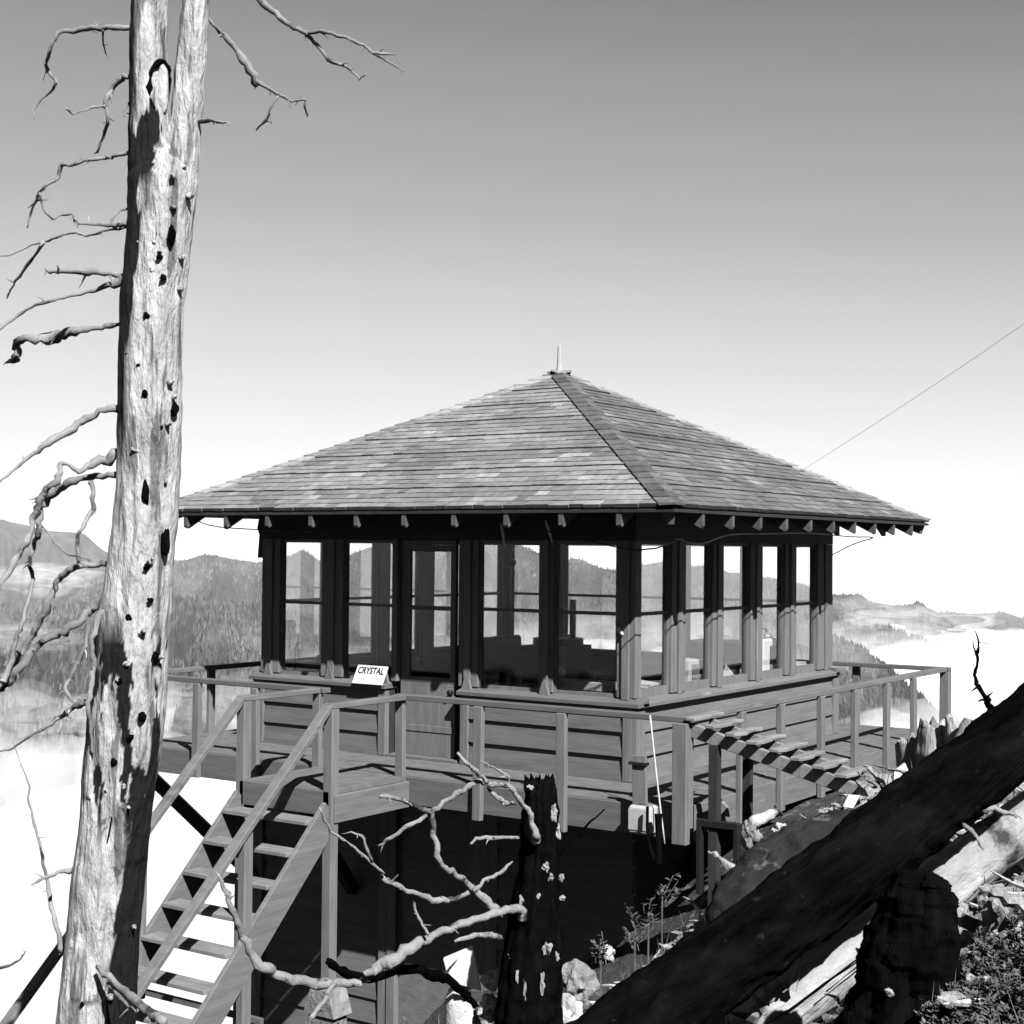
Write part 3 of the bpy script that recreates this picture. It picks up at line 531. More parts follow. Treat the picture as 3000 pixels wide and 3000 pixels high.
# ------------------------------------------------------------------ mountains
def lerp_list(L, x):
    if x <= L[0][0]: return L[0][1]
    for a, b in zip(L, L[1:]):
        if x <= b[0]:
            t = (x-a[0])/(b[0]-a[0]); t = t*t*(3-2*t)*.5+t*.5; return a[1]+(b[1]-a[1])*t
    return L[-1][1]
def ridge(name, crest, D, slope, depth, step=7, rows=70, amp=.06, jag=1.5, trees=0, seed=0, foot=-720, back=.45):
    x0, x1 = crest[0][0], crest[-1][0]; cols = int((x1-x0)/step)+1; vs = []; H = np.zeros((rows, cols)); XY = np.zeros((rows, cols, 2))
    nb = 10
    for j in range(rows):
        for i in range(cols):
            px = x0+i*step; py = lerp_list(crest, px)-jag*mnoise.noise(Vector((px*.05, seed, 0)))-jag*.6*mnoise.noise(Vector((px*.19, seed, 1)))
            zc = CP.z+(PIT-(py-1500)/FPX)*D
            t = (j-nb)/(rows-1-nb)   # <0 behind the crest
            if t < 0: dist = D+(-t)*depth*back; z = zc-(-t)*depth*back*slope*1.2
            else:
                dist = D-t*depth; fall = t*depth*slope
                g = abs(mnoise.noise(Vector((px*.006*D/3000, t*2.2, seed+.5))))*2-.5; g2 = mnoise.noise(Vector((px*.02, t*7, seed+4)))
                w = min(1, t*4); z = zc-fall*(1+.15*g2*w)-g*w*depth*amp-g2*w*depth*amp*.35+depth*amp*.15*mnoise.noise(Vector((px*.06, t*25, seed+9)))*w
            u = (px-1500)/FPX*dist; p = uvw(u, dist, max(z, foot)); vs.append(p); H[j, i] = p.z; XY[j, i] = (p.x, p.y)
    mb = MB(); mb.add(vs, grid_faces(cols, rows)); o = mb.build(name, 'forest', smooth=True, kind='structure')
    if trees:
        tb = MB(); rr = random.Random(seed+11)
        for _ in range(trees):
            t = rr.random()**1.5; jj = nb+t*(rows-1-nb)*.75; ii = rr.uniform(1, cols-2); j0 = int(jj); i0 = int(ii)
            b = vs[j0*cols+i0].lerp(vs[(j0+1)*cols+i0+1], ii-i0)
            h = D*(rr.uniform(.0018, .0044) if D < 4500 else rr.uniform(.0012, .0026)); r = h*rr.uniform(.22, .4); sh_v = max(.25, .95+1.6*mnoise.noise(b*.006)+rr.uniform(-.45, .55)); a0 = rr.random()*6
            tb.add([b+Vector((math.cos(a0+k*2.094)*r, math.sin(a0+k*2.094)*r, -2)) for k in range(3)]+[b+Vector((0, 0, h))], [(0, 1, 3), (1, 2, 3), (2, 0, 3)], sh_v)
        tb.build('forest', 'conifer', kind='stuff', attr='shade')
    return o
ridge('mountains', [(-700, 1560), (-300, 1545), (0, 1535), (60, 1548), (150, 1568), (240, 1572), (310, 1625), (360, 1665), (450, 1700), (600, 1760)], 9000, .42, 2600, step=10, rows=40, seed=1)
ridge('mountains', [(100, 1800), (300, 1700), (400, 1672), (480, 1651), (540, 1650), (600, 1633), (650, 1640), (700, 1648), (760, 1655), (820, 1645), (890, 1620), (940, 1648), (1000, 1640), (1100, 1603), (1250, 1562), (1400, 1572), (1500, 1585), (1560, 1612), (1620, 1645), (1690, 1635), (1770, 1665), (1830, 1668), (1880, 1652), (1970, 1637), (2030, 1655), (2090, 1650), (2140, 1672), (2300, 1692), (2380, 1712), (2437, 1733), (2520, 1733), (2560, 1755), (2640, 1765), (2690, 1754), (2740, 1780), (2800, 1820), (2900, 1880), (3000, 1960)], 6000, .40, 2300, step=6, rows=90, amp=.09, trees=26000, seed=2)
ridge('mountains', [(2350, 1830), (2500, 1810), (2640, 1792), (2780, 1781), (2850, 1786), (2940, 1780), (3000, 1798), (3200, 1835), (3500, 1860)], 9500, .4, 2400, step=8, rows=50, amp=.09, trees=5000, seed=3)
ridge('mountains', [(2500, 1850), (2660, 1835), (2740, 1818), (2800, 1826), (2880, 1850), (2960, 1858), (3040, 1880), (3200, 1930)], 7200, .4, 1800, step=8, rows=50, amp=.1, trees=5000, seed=13)
ridge('mountains', [(-700, 1830), (-300, 1800), (0, 1790), (200, 1780), (330, 1765), (500, 1760), (700, 1778), (850, 1800), (1000, 1850), (1200, 1900), (1500, 1930), (1700, 1920), (1900, 1960), (2100, 2040)], 3000, .42, 1100, step=5, rows=100, amp=.12, trees=30000, seed=4, foot=-720)
ridge('mountains', [(2050, 1740), (2250, 1770), (2440, 1800), (2520, 1833), (2600, 1831), (2680, 1858), (2770, 1884), (2850, 1950), (2950, 2050)], 3900, .5, 1000, step=5, rows=60, trees=9000, seed=5, foot=-720)
ridge('mountains', [(2150, 1800), (2300, 1825), (2440, 1852), (2475, 1866), (2520, 1886), (2590, 1935), (2680, 2010), (2760, 2080)], 2700, .5, 800, step=4, rows=60, trees=6000, seed=6, foot=-720)
# ------------------------------------------------------------------ fog sea and haze
def vol(name, dens, col=1., aniso=0.):
    m = bpy.data.materials.new(name); m.use_nodes = True; N = m.node_tree.nodes; L = m.node_tree.links
    for q in list(N): N.remove(q)
    o = N.new('ShaderNodeOutputMaterial'); p = N.new('ShaderNodeVolumePrincipled'); p.inputs['Density'].default_value = dens; p.inputs['Color'].default_value = (col, col, col, 1); p.inputs['Anisotropy'].default_value = aniso
    L.new(p.outputs[0], o.inputs['Volume']); return m
M['fogvol'] = vol('valley fog', .004, FOGC, .0); M['hazevol'] = vol('haze', HAZE, 1.0, 0.)
fz = [(-900, -300), (0, -305), (500, -275), (900, -268), (1400, -262), (1900, -262), (2300, -262), (2500, -250), (2800, -235), (3200, -225), (3900, -225)]
cols, rows = 240, 150; top = []
for j in range(rows):
    t = j/(rows-1); dist = 420*(30**t)
    for i in range(cols):
        px = -2600+i*8200/(cols-1); u = (px-1500)/FPX*dist; base = lerp_list(fz, px)
        if dist > 3500: base -= (dist-3500)*.043
        base += 22*math.exp(-((px-2620)/230)**2-((dist-3300)/900)**2)+25*math.exp(-((px-2900)/200)**2-((dist-5200)/900)**2); q = Vector((u*.0022, dist*.0022, 0)); hgt = 62*abs(mnoise.noise(q))+46*mnoise.noise(q*2.3+Vector((5, 0, 0)))+20*mnoise.noise(q*5.5)+8*mnoise.noise(q*13)
        if j == 0: hgt = -60
        top.append(uvw(u, dist, base-25+hgt*FOGA))
mb = MB(); nt = len(top); edge = [p.copy() for p in top]
for p in edge: p.z = -690
mb.add(top+edge, grid_faces(cols, rows)+[tuple(reversed(f)) for f in grid_faces(cols, rows, nt)]
       + [(i, nt+i, nt+i+1, i+1) for i in range(cols-1)]+[((rows-1)*cols+i+1, nt+(rows-1)*cols+i+1, nt+(rows-1)*cols+i, (rows-1)*cols+i) for i in range(cols-1)]
       + [((j+1)*cols, nt+(j+1)*cols, nt+j*cols, j*cols) for j in range(rows-1)]+[(j*cols+cols-1, nt+j*cols+cols-1, nt+(j+1)*cols+cols-1, (j+1)*cols+cols-1) for j in range(rows-1)])
mb.build('fog', 'fogvol', kind='stuff')
M['mistvol'] = vol('thin mist', .0007, .9, 0.)
mb = MB(); rm = random.Random(4)
for px, py, D, rx, ry, rz in ((2620, 1880, 3150, 190, 160, 50), (2760, 1930, 3300, 240, 160, 60), (2500, 1960, 2900, 190, 140, 60), (2680, 1830, 4700, 260, 180, 70), (2560, 1790, 5000, 160, 140, 50), (2960, 1930, 4600, 420, 260, 90),
                             (90, 1700, 4800, 260, 160, 70), (200, 1690, 5000, 200, 160, 50), (120, 2080, 2500, 260, 160, 60), (330, 2100, 2500, 160, 130, 50), (560, 2090, 2450, 150, 120, 55), (660, 2060, 2400, 90, 90, 50), (960, 1960, 2500, 80, 80, 45), (1290, 1930, 2600, 170, 120, 60), (1740, 1890, 2700, 170, 120, 70), (2010, 1880, 2700, 150, 120, 60), (2360, 1900, 2700, 130, 110, 60), (30, 1880, 2450, 90, 90, 30)):
    for k in range(3):
        c = at(px+rm.uniform(-50, 50), py+rm.uniform(-18, 18), D+rm.uniform(-150, 150)); s_ = rm.uniform(.5, 1.0)
        mb.blob(c, (rx*s_, ry*s_, rz*s_*.8), rm.randint(0, 99), .5, 1.7, 4)
mb.build('mist', 'mistvol', kind='stuff')
mb = MB(); mb.box(-25500, 25500, -25500, 25500, -2300, 260); mb.build('haze', 'hazevol', kind='stuff')
# ------------------------------------------------------------------ big dead tree
def C1(L, s, ox=0, oy=0): return [(ox+x*s, oy+y*s) for x, y in L]
TV = 7.6; PXM = TV/FPX
prof = [(400, 455, 500), (440, 425, 535), (480, 396, 562), (530, 378, 578), (620, 375, 566), (750, 368, 553), (900, 354, 534), (1000, 350, 531), (1200, 347, 532), (1400, 345, 526), (1520, 334, 520), (1620, 322, 508), (1760, 300, 500), (1900, 276, 490), (2000, 268, 487), (2100, 260, 480), (2200, 252, 470), (2300, 243, 452), (2400, 240, 440), (2550, 214, 426), (2700, 200, 408), (2850, 182, 400), (3000, 166, 392), (3150, 140, 392), (3400, 95, 410)]
def prf(y):
    for a, b in zip(prof, prof[1:]):
        if y <= b[0]:
            t = max(0, (y-a[0])/(b[0]-a[0])); return a[1]+(b[1]-a[1])*t, a[2]+(b[2]-a[2])*t
    return prof[-1][1:]
tb_ = at(260, 3350, TV); tree = empty('dead_tree', (tb_.x, tb_.y, tb_.z), label='tall forked dead tree with bare silvery trunk and crooked leafless branches left of the stairs', cat='tree')
def trunk_mesh(P, name, seed, char_shade_f, sub=14, seg=120):
    pts = [at((l+r)/2, y, TV) for y, l, r in P]; rad = [(r-l)/2*PXM for y, l, r in P]
    mb = MB(); mb.tube(pts, rad, seg, sub=sub, grain=.05, seed=seed)
    for i, v in enumerate(mb.v):   # flutes, ridges and plates of old wood
        q = Vector(v); r1 = 1-abs(mnoise.noise(Vector((q.x*16, q.y*16, q.z*3.2+seed))))*2; r2 = mnoise.noise(Vector((q.x*34, q.y*34, q.z*5)))
        c_ = q-at(300, 1500, TV); c_.z = 0; dirv = (q-CP); dirv.z = 0; dirv.normalize()
        pz = sm(-v[2] if False else (2.2-q.z), 0, 1.6); k_ = (.010+.010*pz)*r1+.006*r2+pz*.010*mnoise.cell(Vector((q.x*13, q.y*13, q.z*3.0))); mb.v[i] = tuple(q-dirv*k_+Rv*(.006*mnoise.noise(Vector((q.x*9, q.y*9, q.z*11)))))
    inv = Matrix(((Rv.x, Rv.y, Rv.z), (Uv.x, Uv.y, Uv.z), (Fv.x, Fv.y, Fv.z)))
    # local charring, with edge shade painted into the same mask
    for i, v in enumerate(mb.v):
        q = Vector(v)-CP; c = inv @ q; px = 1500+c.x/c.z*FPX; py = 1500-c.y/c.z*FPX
        mb.a[i] = char_shade_f(px, py, Vector(v))
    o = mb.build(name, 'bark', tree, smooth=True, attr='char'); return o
def sm(x, a, b): t = max(0, min(1, (x-a)/(b-a))); return t*t*(3-2*t)
def char_shade_f(px, py, v):  # near-black mask: charring plus shade painted on the upper left
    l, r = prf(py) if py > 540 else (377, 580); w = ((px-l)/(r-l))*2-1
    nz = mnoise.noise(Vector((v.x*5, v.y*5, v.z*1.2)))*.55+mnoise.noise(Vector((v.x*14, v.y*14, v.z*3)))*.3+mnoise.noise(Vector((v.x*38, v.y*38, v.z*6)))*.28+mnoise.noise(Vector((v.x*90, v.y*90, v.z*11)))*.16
    lo = sm(w+nz*.55, .18, .34)*sm(py+nz*260, 2080, 2420)  # darker band on the lower right
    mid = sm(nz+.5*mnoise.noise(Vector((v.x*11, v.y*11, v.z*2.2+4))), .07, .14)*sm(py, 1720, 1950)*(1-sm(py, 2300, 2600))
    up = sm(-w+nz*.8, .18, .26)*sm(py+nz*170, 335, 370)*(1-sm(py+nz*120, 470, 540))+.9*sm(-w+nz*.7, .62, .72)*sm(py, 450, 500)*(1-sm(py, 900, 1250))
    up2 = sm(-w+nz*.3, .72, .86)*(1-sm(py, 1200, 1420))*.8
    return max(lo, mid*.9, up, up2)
trunk_mesh(prof, 'trunk', 2, char_shade_f)
trunk_mesh([(-420, 430, 500), (-200, 405, 494), (40, 383, 490), (200, 380, 488), (350, 378, 494), (480, 375, 515), (600, 374, 500), (680, 380, 470)], 'trunk', 5, lambda px, py, v: max(sm(mnoise.noise(Vector((v.x*6, v.y*6, v.z*1.5))), .3, .4)*.6, char_shade_f(px, py, v)))
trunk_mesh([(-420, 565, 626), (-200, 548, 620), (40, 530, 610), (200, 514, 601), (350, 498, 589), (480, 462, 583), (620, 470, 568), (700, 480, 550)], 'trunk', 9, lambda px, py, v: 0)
def surf(px, py, lift=0):
    if py < 350: l, r = (380, 488) if px < 500 else (505, 595)
    else: l, r = prf(py)
    c = (l+r)/2; R_ = (r-l)/2; dx = min(abs(px-c), R_*.95); return at(px, py, TV-math.sqrt(R_*R_-dx*dx)*PXM-lift)
for i, (x, y, a, b) in enumerate(((520, 378, 13, 20), (503, 690, 13, 34), (468, 752, 8, 10), (430, 925, 9, 13), (478, 812, 7, 11), (425, 1155, 10, 15), (512, 1200, 14, 24), (428, 1440, 14, 42), (485, 1590, 20, 50), (430, 1662, 10, 12), (378, 1810, 12, 14), (440, 1758, 7, 8), (455, 1920, 9, 13), (350, 1995, 12, 14), (418, 2100, 13, 18), (298, 2170, 16, 26), (383, 2160, 6, 9), (335, 2232, 11, 14), (315, 2320, 6, 9), (245, 2528, 8, 13), (235, 2652, 9, 12), (205, 2868, 10, 6), (245, 2940, 9, 9), (290, 1880, 5, 6), (376, 745, 5, 6), (408, 1070, 5, 5), (378, 1040, 7, 9))):
    mb = MB(); p = surf(x, y, .006); mb.blob(p, (a*PXM*.72, .02, b*PXM*.8), i, .3, 1.2, 3); mb.build('knot_hole', 'char', tree, smooth=True)
ring_ = C1([(910, 340), (870, 380), (850, 440), (845, 520), (860, 590), (890, 640), (920, 680), (935, 640), (945, 560), (960, 480), (958, 400), (935, 360), (910, 340)], .5176)
mb = MB(); mb.tube([surf(x, y, .0) for x, y in ring_], [.008, .012, .008, .014, .008, .006, .013, .005, .009, .006, .012, .014, .008], 7, wob=.8, kink=.5); mb.build('wound_scar', 'char', tree, smooth=True)
mb = MB(); mb.blob(surf(475, 262, -.01), (.035, .03, .13), 4, .15); mb.build('scar_wood', 'paleband', tree, smooth=True)
rs = random.Random(12)
for i in range(30):   # broken stubs all over the trunk
    y = rs.uniform(420, 2980); l, r_ = prf(y); w_ = rs.uniform(-.95, .98); x = (l+r_)/2+w_*(r_-l)/2; p = surf(x, y, -.01); L_ = rs.uniform(.012, .05)
    d = (Rv*w_*1.1-Fv*.8+Vector((0, 0, rs.uniform(-.1, .35)))).normalized(); ra = rs.uniform(.006, .014)
    mb = MB(); mb.tube([p, p+d*L_*.6, p+d*L_+Vector((0, 0, rs.uniform(-.01, .015)))], [ra*1.5, ra, ra*.5], 8, wob=.4, seed=i, kink=.6); mb.build('stub', 'bark', tree, smooth=True)
# long crack
for L_ in (C1([(920, 980), (915, 1100), (885, 1200), (880, 1380), (825, 1460), (820, 1600)], .5176), C1([(880, 1450), (800, 2350), (760, 2700)], .4141, 0, 900)[:0] or C1([(800, 420), (770, 600), (720, 800), (700, 1000), (690, 1200)], .4141, 0, 2200)):
    mb = MB(); mb.tube([surf(x, y, -.002) for x, y in L_], [.004]*len(L_), 5, wob=.5); mb.build('crack', 'char', tree)
def branches(parent, items, v0, mname, amp=.25, seed=1, prefix='branch', seg=8):
    k = seed
    for it in items:
        L_, rad, s, ox, oy = it[:5]; dv = it[5] if len(it) > 5 else None
        pts = C1(L_, s, ox, oy); n_ = len(pts)
        slope_ = random.uniform(-amp, amp) if dv is None else dv[1]-dv[0]; st0 = 0 if dv is None else dv[0]
        P_ = [at(x, y, v0+st0+slope_*(i/(n_-1))+(.03*math.sin(i*1.7+k) if i else 0)) for i, (x, y) in enumerate(pts)]
        mb = MB(); mb.tube(P_, [max(r*s*v0/FPX, .0016) for r in rad], seg, wob=.3, seed=k, sub=4, kink=.92)
        if n_ > 3 and prefix == 'branch':
            for _ in range(int(n_*.9)):   # snags and fine twigs
                i_ = random.randint(1, n_-2); t_ = random.random(); b_ = P_[i_].lerp(P_[i_+1], t_); rr_ = max(rad[i_]*s*v0/FPX, .002); ax = (P_[i_+1]-P_[i_]).normalized(); d_ = (ax*random.uniform(.1, .9)+Rv*random.uniform(-1, 1)+Uv*random.uniform(-1, .9)+Fv*random.uniform(-.6, .3)).normalized(); tl_ = random.choice([.012, .02, .03, .06])*random.uniform(.6, 1.3)
                mb.tube([b_, b_+d_*tl_*.5, b_+d_*tl_+Vector((random.uniform(-.015, .015), 0, random.uniform(-.02, .01)))], [min(rr_*.55, .008), min(rr_*.4, .005), .0012], 5, kink=.5, sub=2); mb.build(prefix, mname, parent, smooth=True); k += 1
a1, a2, a3, a4 = (.5176, 0, 0), (.4141, 0, 900), (.4141, 0, 1600), (.4141, 0, 2200)
bl = [
 ([(760, 160), (640, 157), (540, 155), (440, 170), (330, 182), (285, 270), (258, 360), (280, 410), (318, 460), (305, 500), (230, 570), (185, 625), (195, 680)], [17, 16, 15, 14, 12, 12, 10, 11, 11, 9, 5, 6, 2], *a1),
 ([(580, 165), (583, 230), (595, 290), (612, 335)], [7, 6, 4, 2], *a1),
 ([(575, 210), (545, 205), (515, 212)], [4, 3, 2], *a1),
 ([(700, 60), (660, 90), (622, 118)], [11, 9, 6], *a1), ([(470, 20), (455, 90), (440, 108)], [6, 6, 2], *a1),
 ([(760, 430), (700, 428), (640, 490), (595, 590), (610, 680), (590, 760), (550, 865)], [17, 17, 16, 14, 11, 9, 6], *a1),
 ([(600, 595), (540, 606), (480, 625), (410, 648), (375, 615)], [9, 7, 4, 4, 6], *a1), ([(615, 680), (660, 690), (685, 730)], [7, 7, 6], *a1),
 ([(750, 270), (720, 300), (700, 335)], [14, 22, 18], *a1), ([(760, 390), (700, 390), (650, 402)], [20, 11, 5], *a1), ([(750, 372), (690, 372), (628, 376)], [9, 8, 7], *a1),
 ([(745, 560), (715, 610), (700, 635), (745, 650)], [6, 5, 5, 3], *a1),
 ([(750, 865), (640, 882), (600, 896), (500, 905), (405, 935), (350, 930), (335, 1000), (270, 1045), (220, 1090), (180, 1190), (155, 1290)], [11, 13, 10, 10, 9, 11, 12, 8, 9, 8, 5], *a1),
 ([(345, 935), (350, 905), (345, 880)], [8, 16, 14], *a1), ([(600, 900), (660, 940), (720, 985)], [4, 4, 4], *a1),
 ([(225, 1095), (240, 1155), (252, 1190), (300, 1240), (350, 1217), (405, 1210), (445, 1265), (560, 1271), (650, 1276), (730, 1262)], [10, 7, 8, 9, 5, 8, 7, 8, 15, 12], *a1),
 ([(730, 1280), (620, 1300), (480, 1335), (430, 1312), (360, 1325), (280, 1362), (180, 1385), (60, 1445), (-10, 1452)], [12, 9, 8, 9, 7, 7, 5, 4, 3], *a1),
 ([(250, 1368), (170, 1480), (85, 1590), (38, 1690)], [11, 9, 8, 4], *a1), ([(740, 1175), (680, 1190), (640, 1230), (622, 1280)], [7, 6, 6, 4], *a1),
 ([(730, 1385), (670, 1440), (615, 1500)], [18, 15, 12], *a1),
 ([(715, 1570), (620, 1545), (500, 1540), (380, 1533), (280, 1538), (250, 1520)], [14, 16, 20, 18, 12, 4], *a1),
 ([(715, 1590), (620, 1610), (520, 1645), (400, 1672), (310, 1700), (200, 1725), (100, 1785), (20, 1845), (-30, 1880)], [34, 17, 12, 10, 9, 9, 8, 8, 6], *a1),
 ([(525, 1640), (500, 1710), (482, 1770)], [8, 6, 4], *a1), ([(545, 1638), (556, 1710), (570, 1795)], [8, 7, 7], *a1), ([(590, 1550), (572, 1588), (530, 1590)], [8, 9, 4], *a1),
 ([(850, 120), (740, 135), (640, 150), (540, 165), (450, 195), (350, 225), (250, 240), (150, 230), (115, 235), (100, 280), (130, 320), (115, 370), (45, 392)], [18, 18, 18, 30, 38, 40, 32, 24, 30, 30, 30, 24, 10], *a2),
 ([(735, 150), (790, 210), (850, 290)], [5, 5, 5], *a2), ([(745, 180), (750, 210)], [4, 2], *a2),
 ([(860, 712), (740, 728), (600, 790), (480, 880), (340, 965), (230, 1040), (100, 1150), (0, 1232), (-60, 1270)], [30, 28, 28, 27, 24, 15, 10, 8, 6], *a2),
 ([(850, 1040), (740, 1090), (620, 1120), (560, 1168), (480, 1110), (430, 1105), (410, 1220), (340, 1272), (300, 1340), (260, 1420), (230, 1540), (190, 1660), (130, 1760), (60, 1880), (-20, 1980)], [40, 34, 26, 16, 12, 20, 22, 24, 24, 26, 24, 24, 22, 20, 16], *a2),
 ([(840, 1185), (700, 1195), (560, 1212), (450, 1270), (340, 1330), (280, 1420), (262, 1520), (270, 1600), (240, 1680), (212, 1780), (205, 1830), (240, 1930)], [24, 24, 26, 32, 34, 30, 24, 20, 16, 14, 12, 12], *a2),
 ([(620, 1130), (700, 1180)], [14, 12], *a2), ([(430, 1340), (370, 1380), (345, 1400)], [16, 22, 16], *a2),
 ([(640, 1235), (660, 1330), (662, 1430), (610, 1500), (562, 1590), (548, 1700), (560, 1810)], [18, 16, 18, 17, 14, 17, 15], *a2),
 ([(300, 1550), (360, 1612), (400, 1680), (480, 1750), (560, 1760), (640, 1790)], [5, 7, 6, 7, 7, 4], *a2), ([(268, 1690), (285, 1740), (215, 1822)], [6, 6, 5], *a2),
 ([(235, 235), (200, 380), (150, 560), (110, 680), (70, 840), (20, 960)], [10, 13, 16, 18, 22, 24], *a3),
 ([(830, 108), (700, 130), (560, 145), (490, 170), (430, 225), (370, 320), (330, 420), (270, 560), (220, 640), (130, 800), (40, 930), (-60, 1000)], [22, 20, 20, 24, 24, 24, 30, 24, 22, 26, 34, 40], *a3),
 ([(850, 365), (720, 392), (640, 450), (590, 512), (470, 580), (370, 640), (250, 720), (150, 850), (60, 960), (-40, 1010)], [36, 30, 26, 26, 30, 30, 30, 32, 34, 36], *a3),
 ([(590, 160), (670, 285), (745, 297)], [8, 12, 8], *a3), ([(720, 150), (665, 285), (600, 462)], [9, 12, 5], *a3), ([(570, 430), (590, 490), (640, 480)], [5, 5, 5], *a3),
 ([(800, 440), (700, 500), (650, 640), (655, 780), (668, 870), (645, 1000), (625, 1150), (640, 1260), (660, 1480)], [26, 26, 18, 18, 20, 18, 18, 14, 6], *a3, (-.12, -.2)),  # limb added to draw the shadow edge along the trunk
 ([(620, 560), (610, 700), (545, 830), (480, 955), (462, 1020), (520, 1102)], [18, 14, 18, 16, 18, 8], *a3),
 ([(770, 1040), (690, 1082), (600, 1110), (520, 1140), (430, 1210), (330, 1272), (200, 1350), (90, 1430), (-20, 1460)], [40, 30, 26, 20, 15, 13, 11, 9, 5], *a3),
 ([(550, 1170), (590, 1205), (622, 1245)], [6, 5, 4], *a3), ([(350, 1345), (325, 1430), (280, 1532)], [6, 6, 4], *a3), ([(620, 1265), (595, 1310), (588, 1360)], [5, 5, 3], *a3),
 ([(90, 1380), (140, 1520), (210, 1700), (198, 1790), (240, 1960), (290, 2150), (330, 2350), (355, 2510), (400, 2700), (450, 2880)], [2, 4, 6, 7, 9, 12, 14, 16, 18, 20], *a3, (.2, .05)),
 ([(540, 835), (430, 852), (330, 895), (225, 948)], [24, 15, 12, 7], *a4), ([(-20, 1540), (60, 1520), (130, 1485), (185, 1415)], [12, 9, 8, 5], *a4), ([(0, 80), (30, 115), (85, 185)], [4, 5, 3], *a4),
 ([(690, 1525), (800, 1622), (900, 1722), (1000, 1800), (1090, 1870), (1160, 1915)], [16, 24, 27, 28, 30, 26], *a4, (-.25, -.9)), ([(760, 1640), (850, 1740), (900, 1800), (970, 1850)], [8, 16, 10, 4], *a4, (-.3, -.8)),
 ([(1090, 688), (1180, 685), (1240, 688), (1295, 692)], [14, 11, 9, 3], *a1), ([(1075, 1066), (1120, 1066), (1155, 1068)], [14, 8, 5], *a1), ([(1080, 1190), (1105, 1178)], [12, 9], *a1), ([(1025, 1548), (1062, 1560)], [7, 4], *a1), ([(1015, 1862), (1045, 1850)], [9, 9], *a1), ([(1090, 620), (1130, 590), (1140, 470)], [5, 5, 6], *a1),
 ([(1210, 432), (1300, 425), (1365, 455)], [24, 12, 3], *a2), ([(1190, 760), (1215, 745)], [12, 10], *a3),
 ([(1150, 70), (1190, 120), (1250, 190), (1330, 270), (1400, 360), (1455, 490)], [8, 10, 13, 19, 24, 20], *a1), ([(1450, 460), (1520, 500), (1580, 540), (1650, 575), (1730, 563), (1725, 605), (1738, 658)], [14, 10, 9, 7, 7, 7, 4], *a1),
 ([(1575, 545), (1530, 612), (1512, 670), (1450, 737)], [8, 8, 8, 4], *a1),
 ([(1190, -220), (1350, -110), (1540, 60), (1620, 130), (1710, 178), (1740, 185), (1830, 178), (1932, 205), (2010, 235), (2075, 270), (2110, 300), (2190, 305), (2250, 310)], [20, 20, 18, 16, 15, 12, 12, 11, 10, 9, 9, 7, 3], *a1), ([(2075, 270), (2110, 300), (2180, 340), (2290, 405)], [9, 8, 7, 3], *a1), ([(1735, 190), (1790, 250), (1860, 340), (1932, 365), (1985, 395), (2035, 450), (2070, 420)], [12, 11, 10, 9, 8, 7, 4], *a1),
 ([(-30, 275), (20, 280), (60, 287)], [8, 8, 3], *a1),
]
branches(tree, bl, TV, 'twig', amp=.35, seed=3)
# ------------------------------------------------------------------ charred snag in the middle foreground
SV = 8.6; c5 = (.4141, 1100, 2200); c6 = (.4141, 500, 2200)
sn = at(1560, 3100, SV); snag = empty('charred_snag', (sn.x, sn.y, sn.z), label='blackened broken tree stump with twisting pale branches standing before the catwalk', cat='tree')
def simple(name, parent, pts, rad, v, m, seg=28, sub=8, grain=.1, jag=0, seed=1, rough=0, **k):
    mb = MB(); mb.tube([at(x, y, v if not isinstance(v, (list, tuple)) else v[i]) for i, (x, y) in enumerate(pts)], [r*(v if not isinstance(v, (list, tuple)) else v[i])/FPX for i, r in enumerate(rad)], seg, sub=sub, grain=grain, jag=jag, seed=seed, wob=.05, rough=rough); return mb.build(name, m, parent, smooth=True, **k)
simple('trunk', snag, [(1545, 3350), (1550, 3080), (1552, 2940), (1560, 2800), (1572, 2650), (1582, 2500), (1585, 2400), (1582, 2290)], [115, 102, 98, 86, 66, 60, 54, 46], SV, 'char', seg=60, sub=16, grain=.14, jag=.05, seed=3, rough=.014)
M['charpatch'] = mat('bark islands', .16, .85, .4, 9, (1, 1, 1), .8, 20, bdist=.02)
for i, (x, y, a, b) in enumerate(((1552, 2308, 12, 8), (1622, 2385, 13, 30), (1632, 2440, 12, 26), (1600, 2540, 12, 14), (1612, 2570, 16, 12), (1645, 2572, 7, 10), (1530, 2640, 8, 24), (1578, 2628, 6, 9), (1645, 2632, 12, 9), (1555, 2770, 11, 18), (1600, 2775, 20, 22), (1625, 2800, 16, 22), (1500, 2800, 14, 10), (1520, 2860, 5, 26), (1540, 2900, 9, 40), (1590, 2880, 8, 30))):
    l = 1560-50; R_ = 62+max(0, (y-2650)*.11); c_ = 1575-(y-2500)*.05; dx = min(abs(x-c_), R_*.93)
    mb = MB(); mb.blob(at(x, y, SV-math.sqrt(R_*R_-dx*dx)*SV/FPX+.006), (a*.8*SV/FPX, .02, b*.9*SV/FPX), i+20, .55, 1.7, 3); mb.build('bark_patch', 'charpatch', snag)
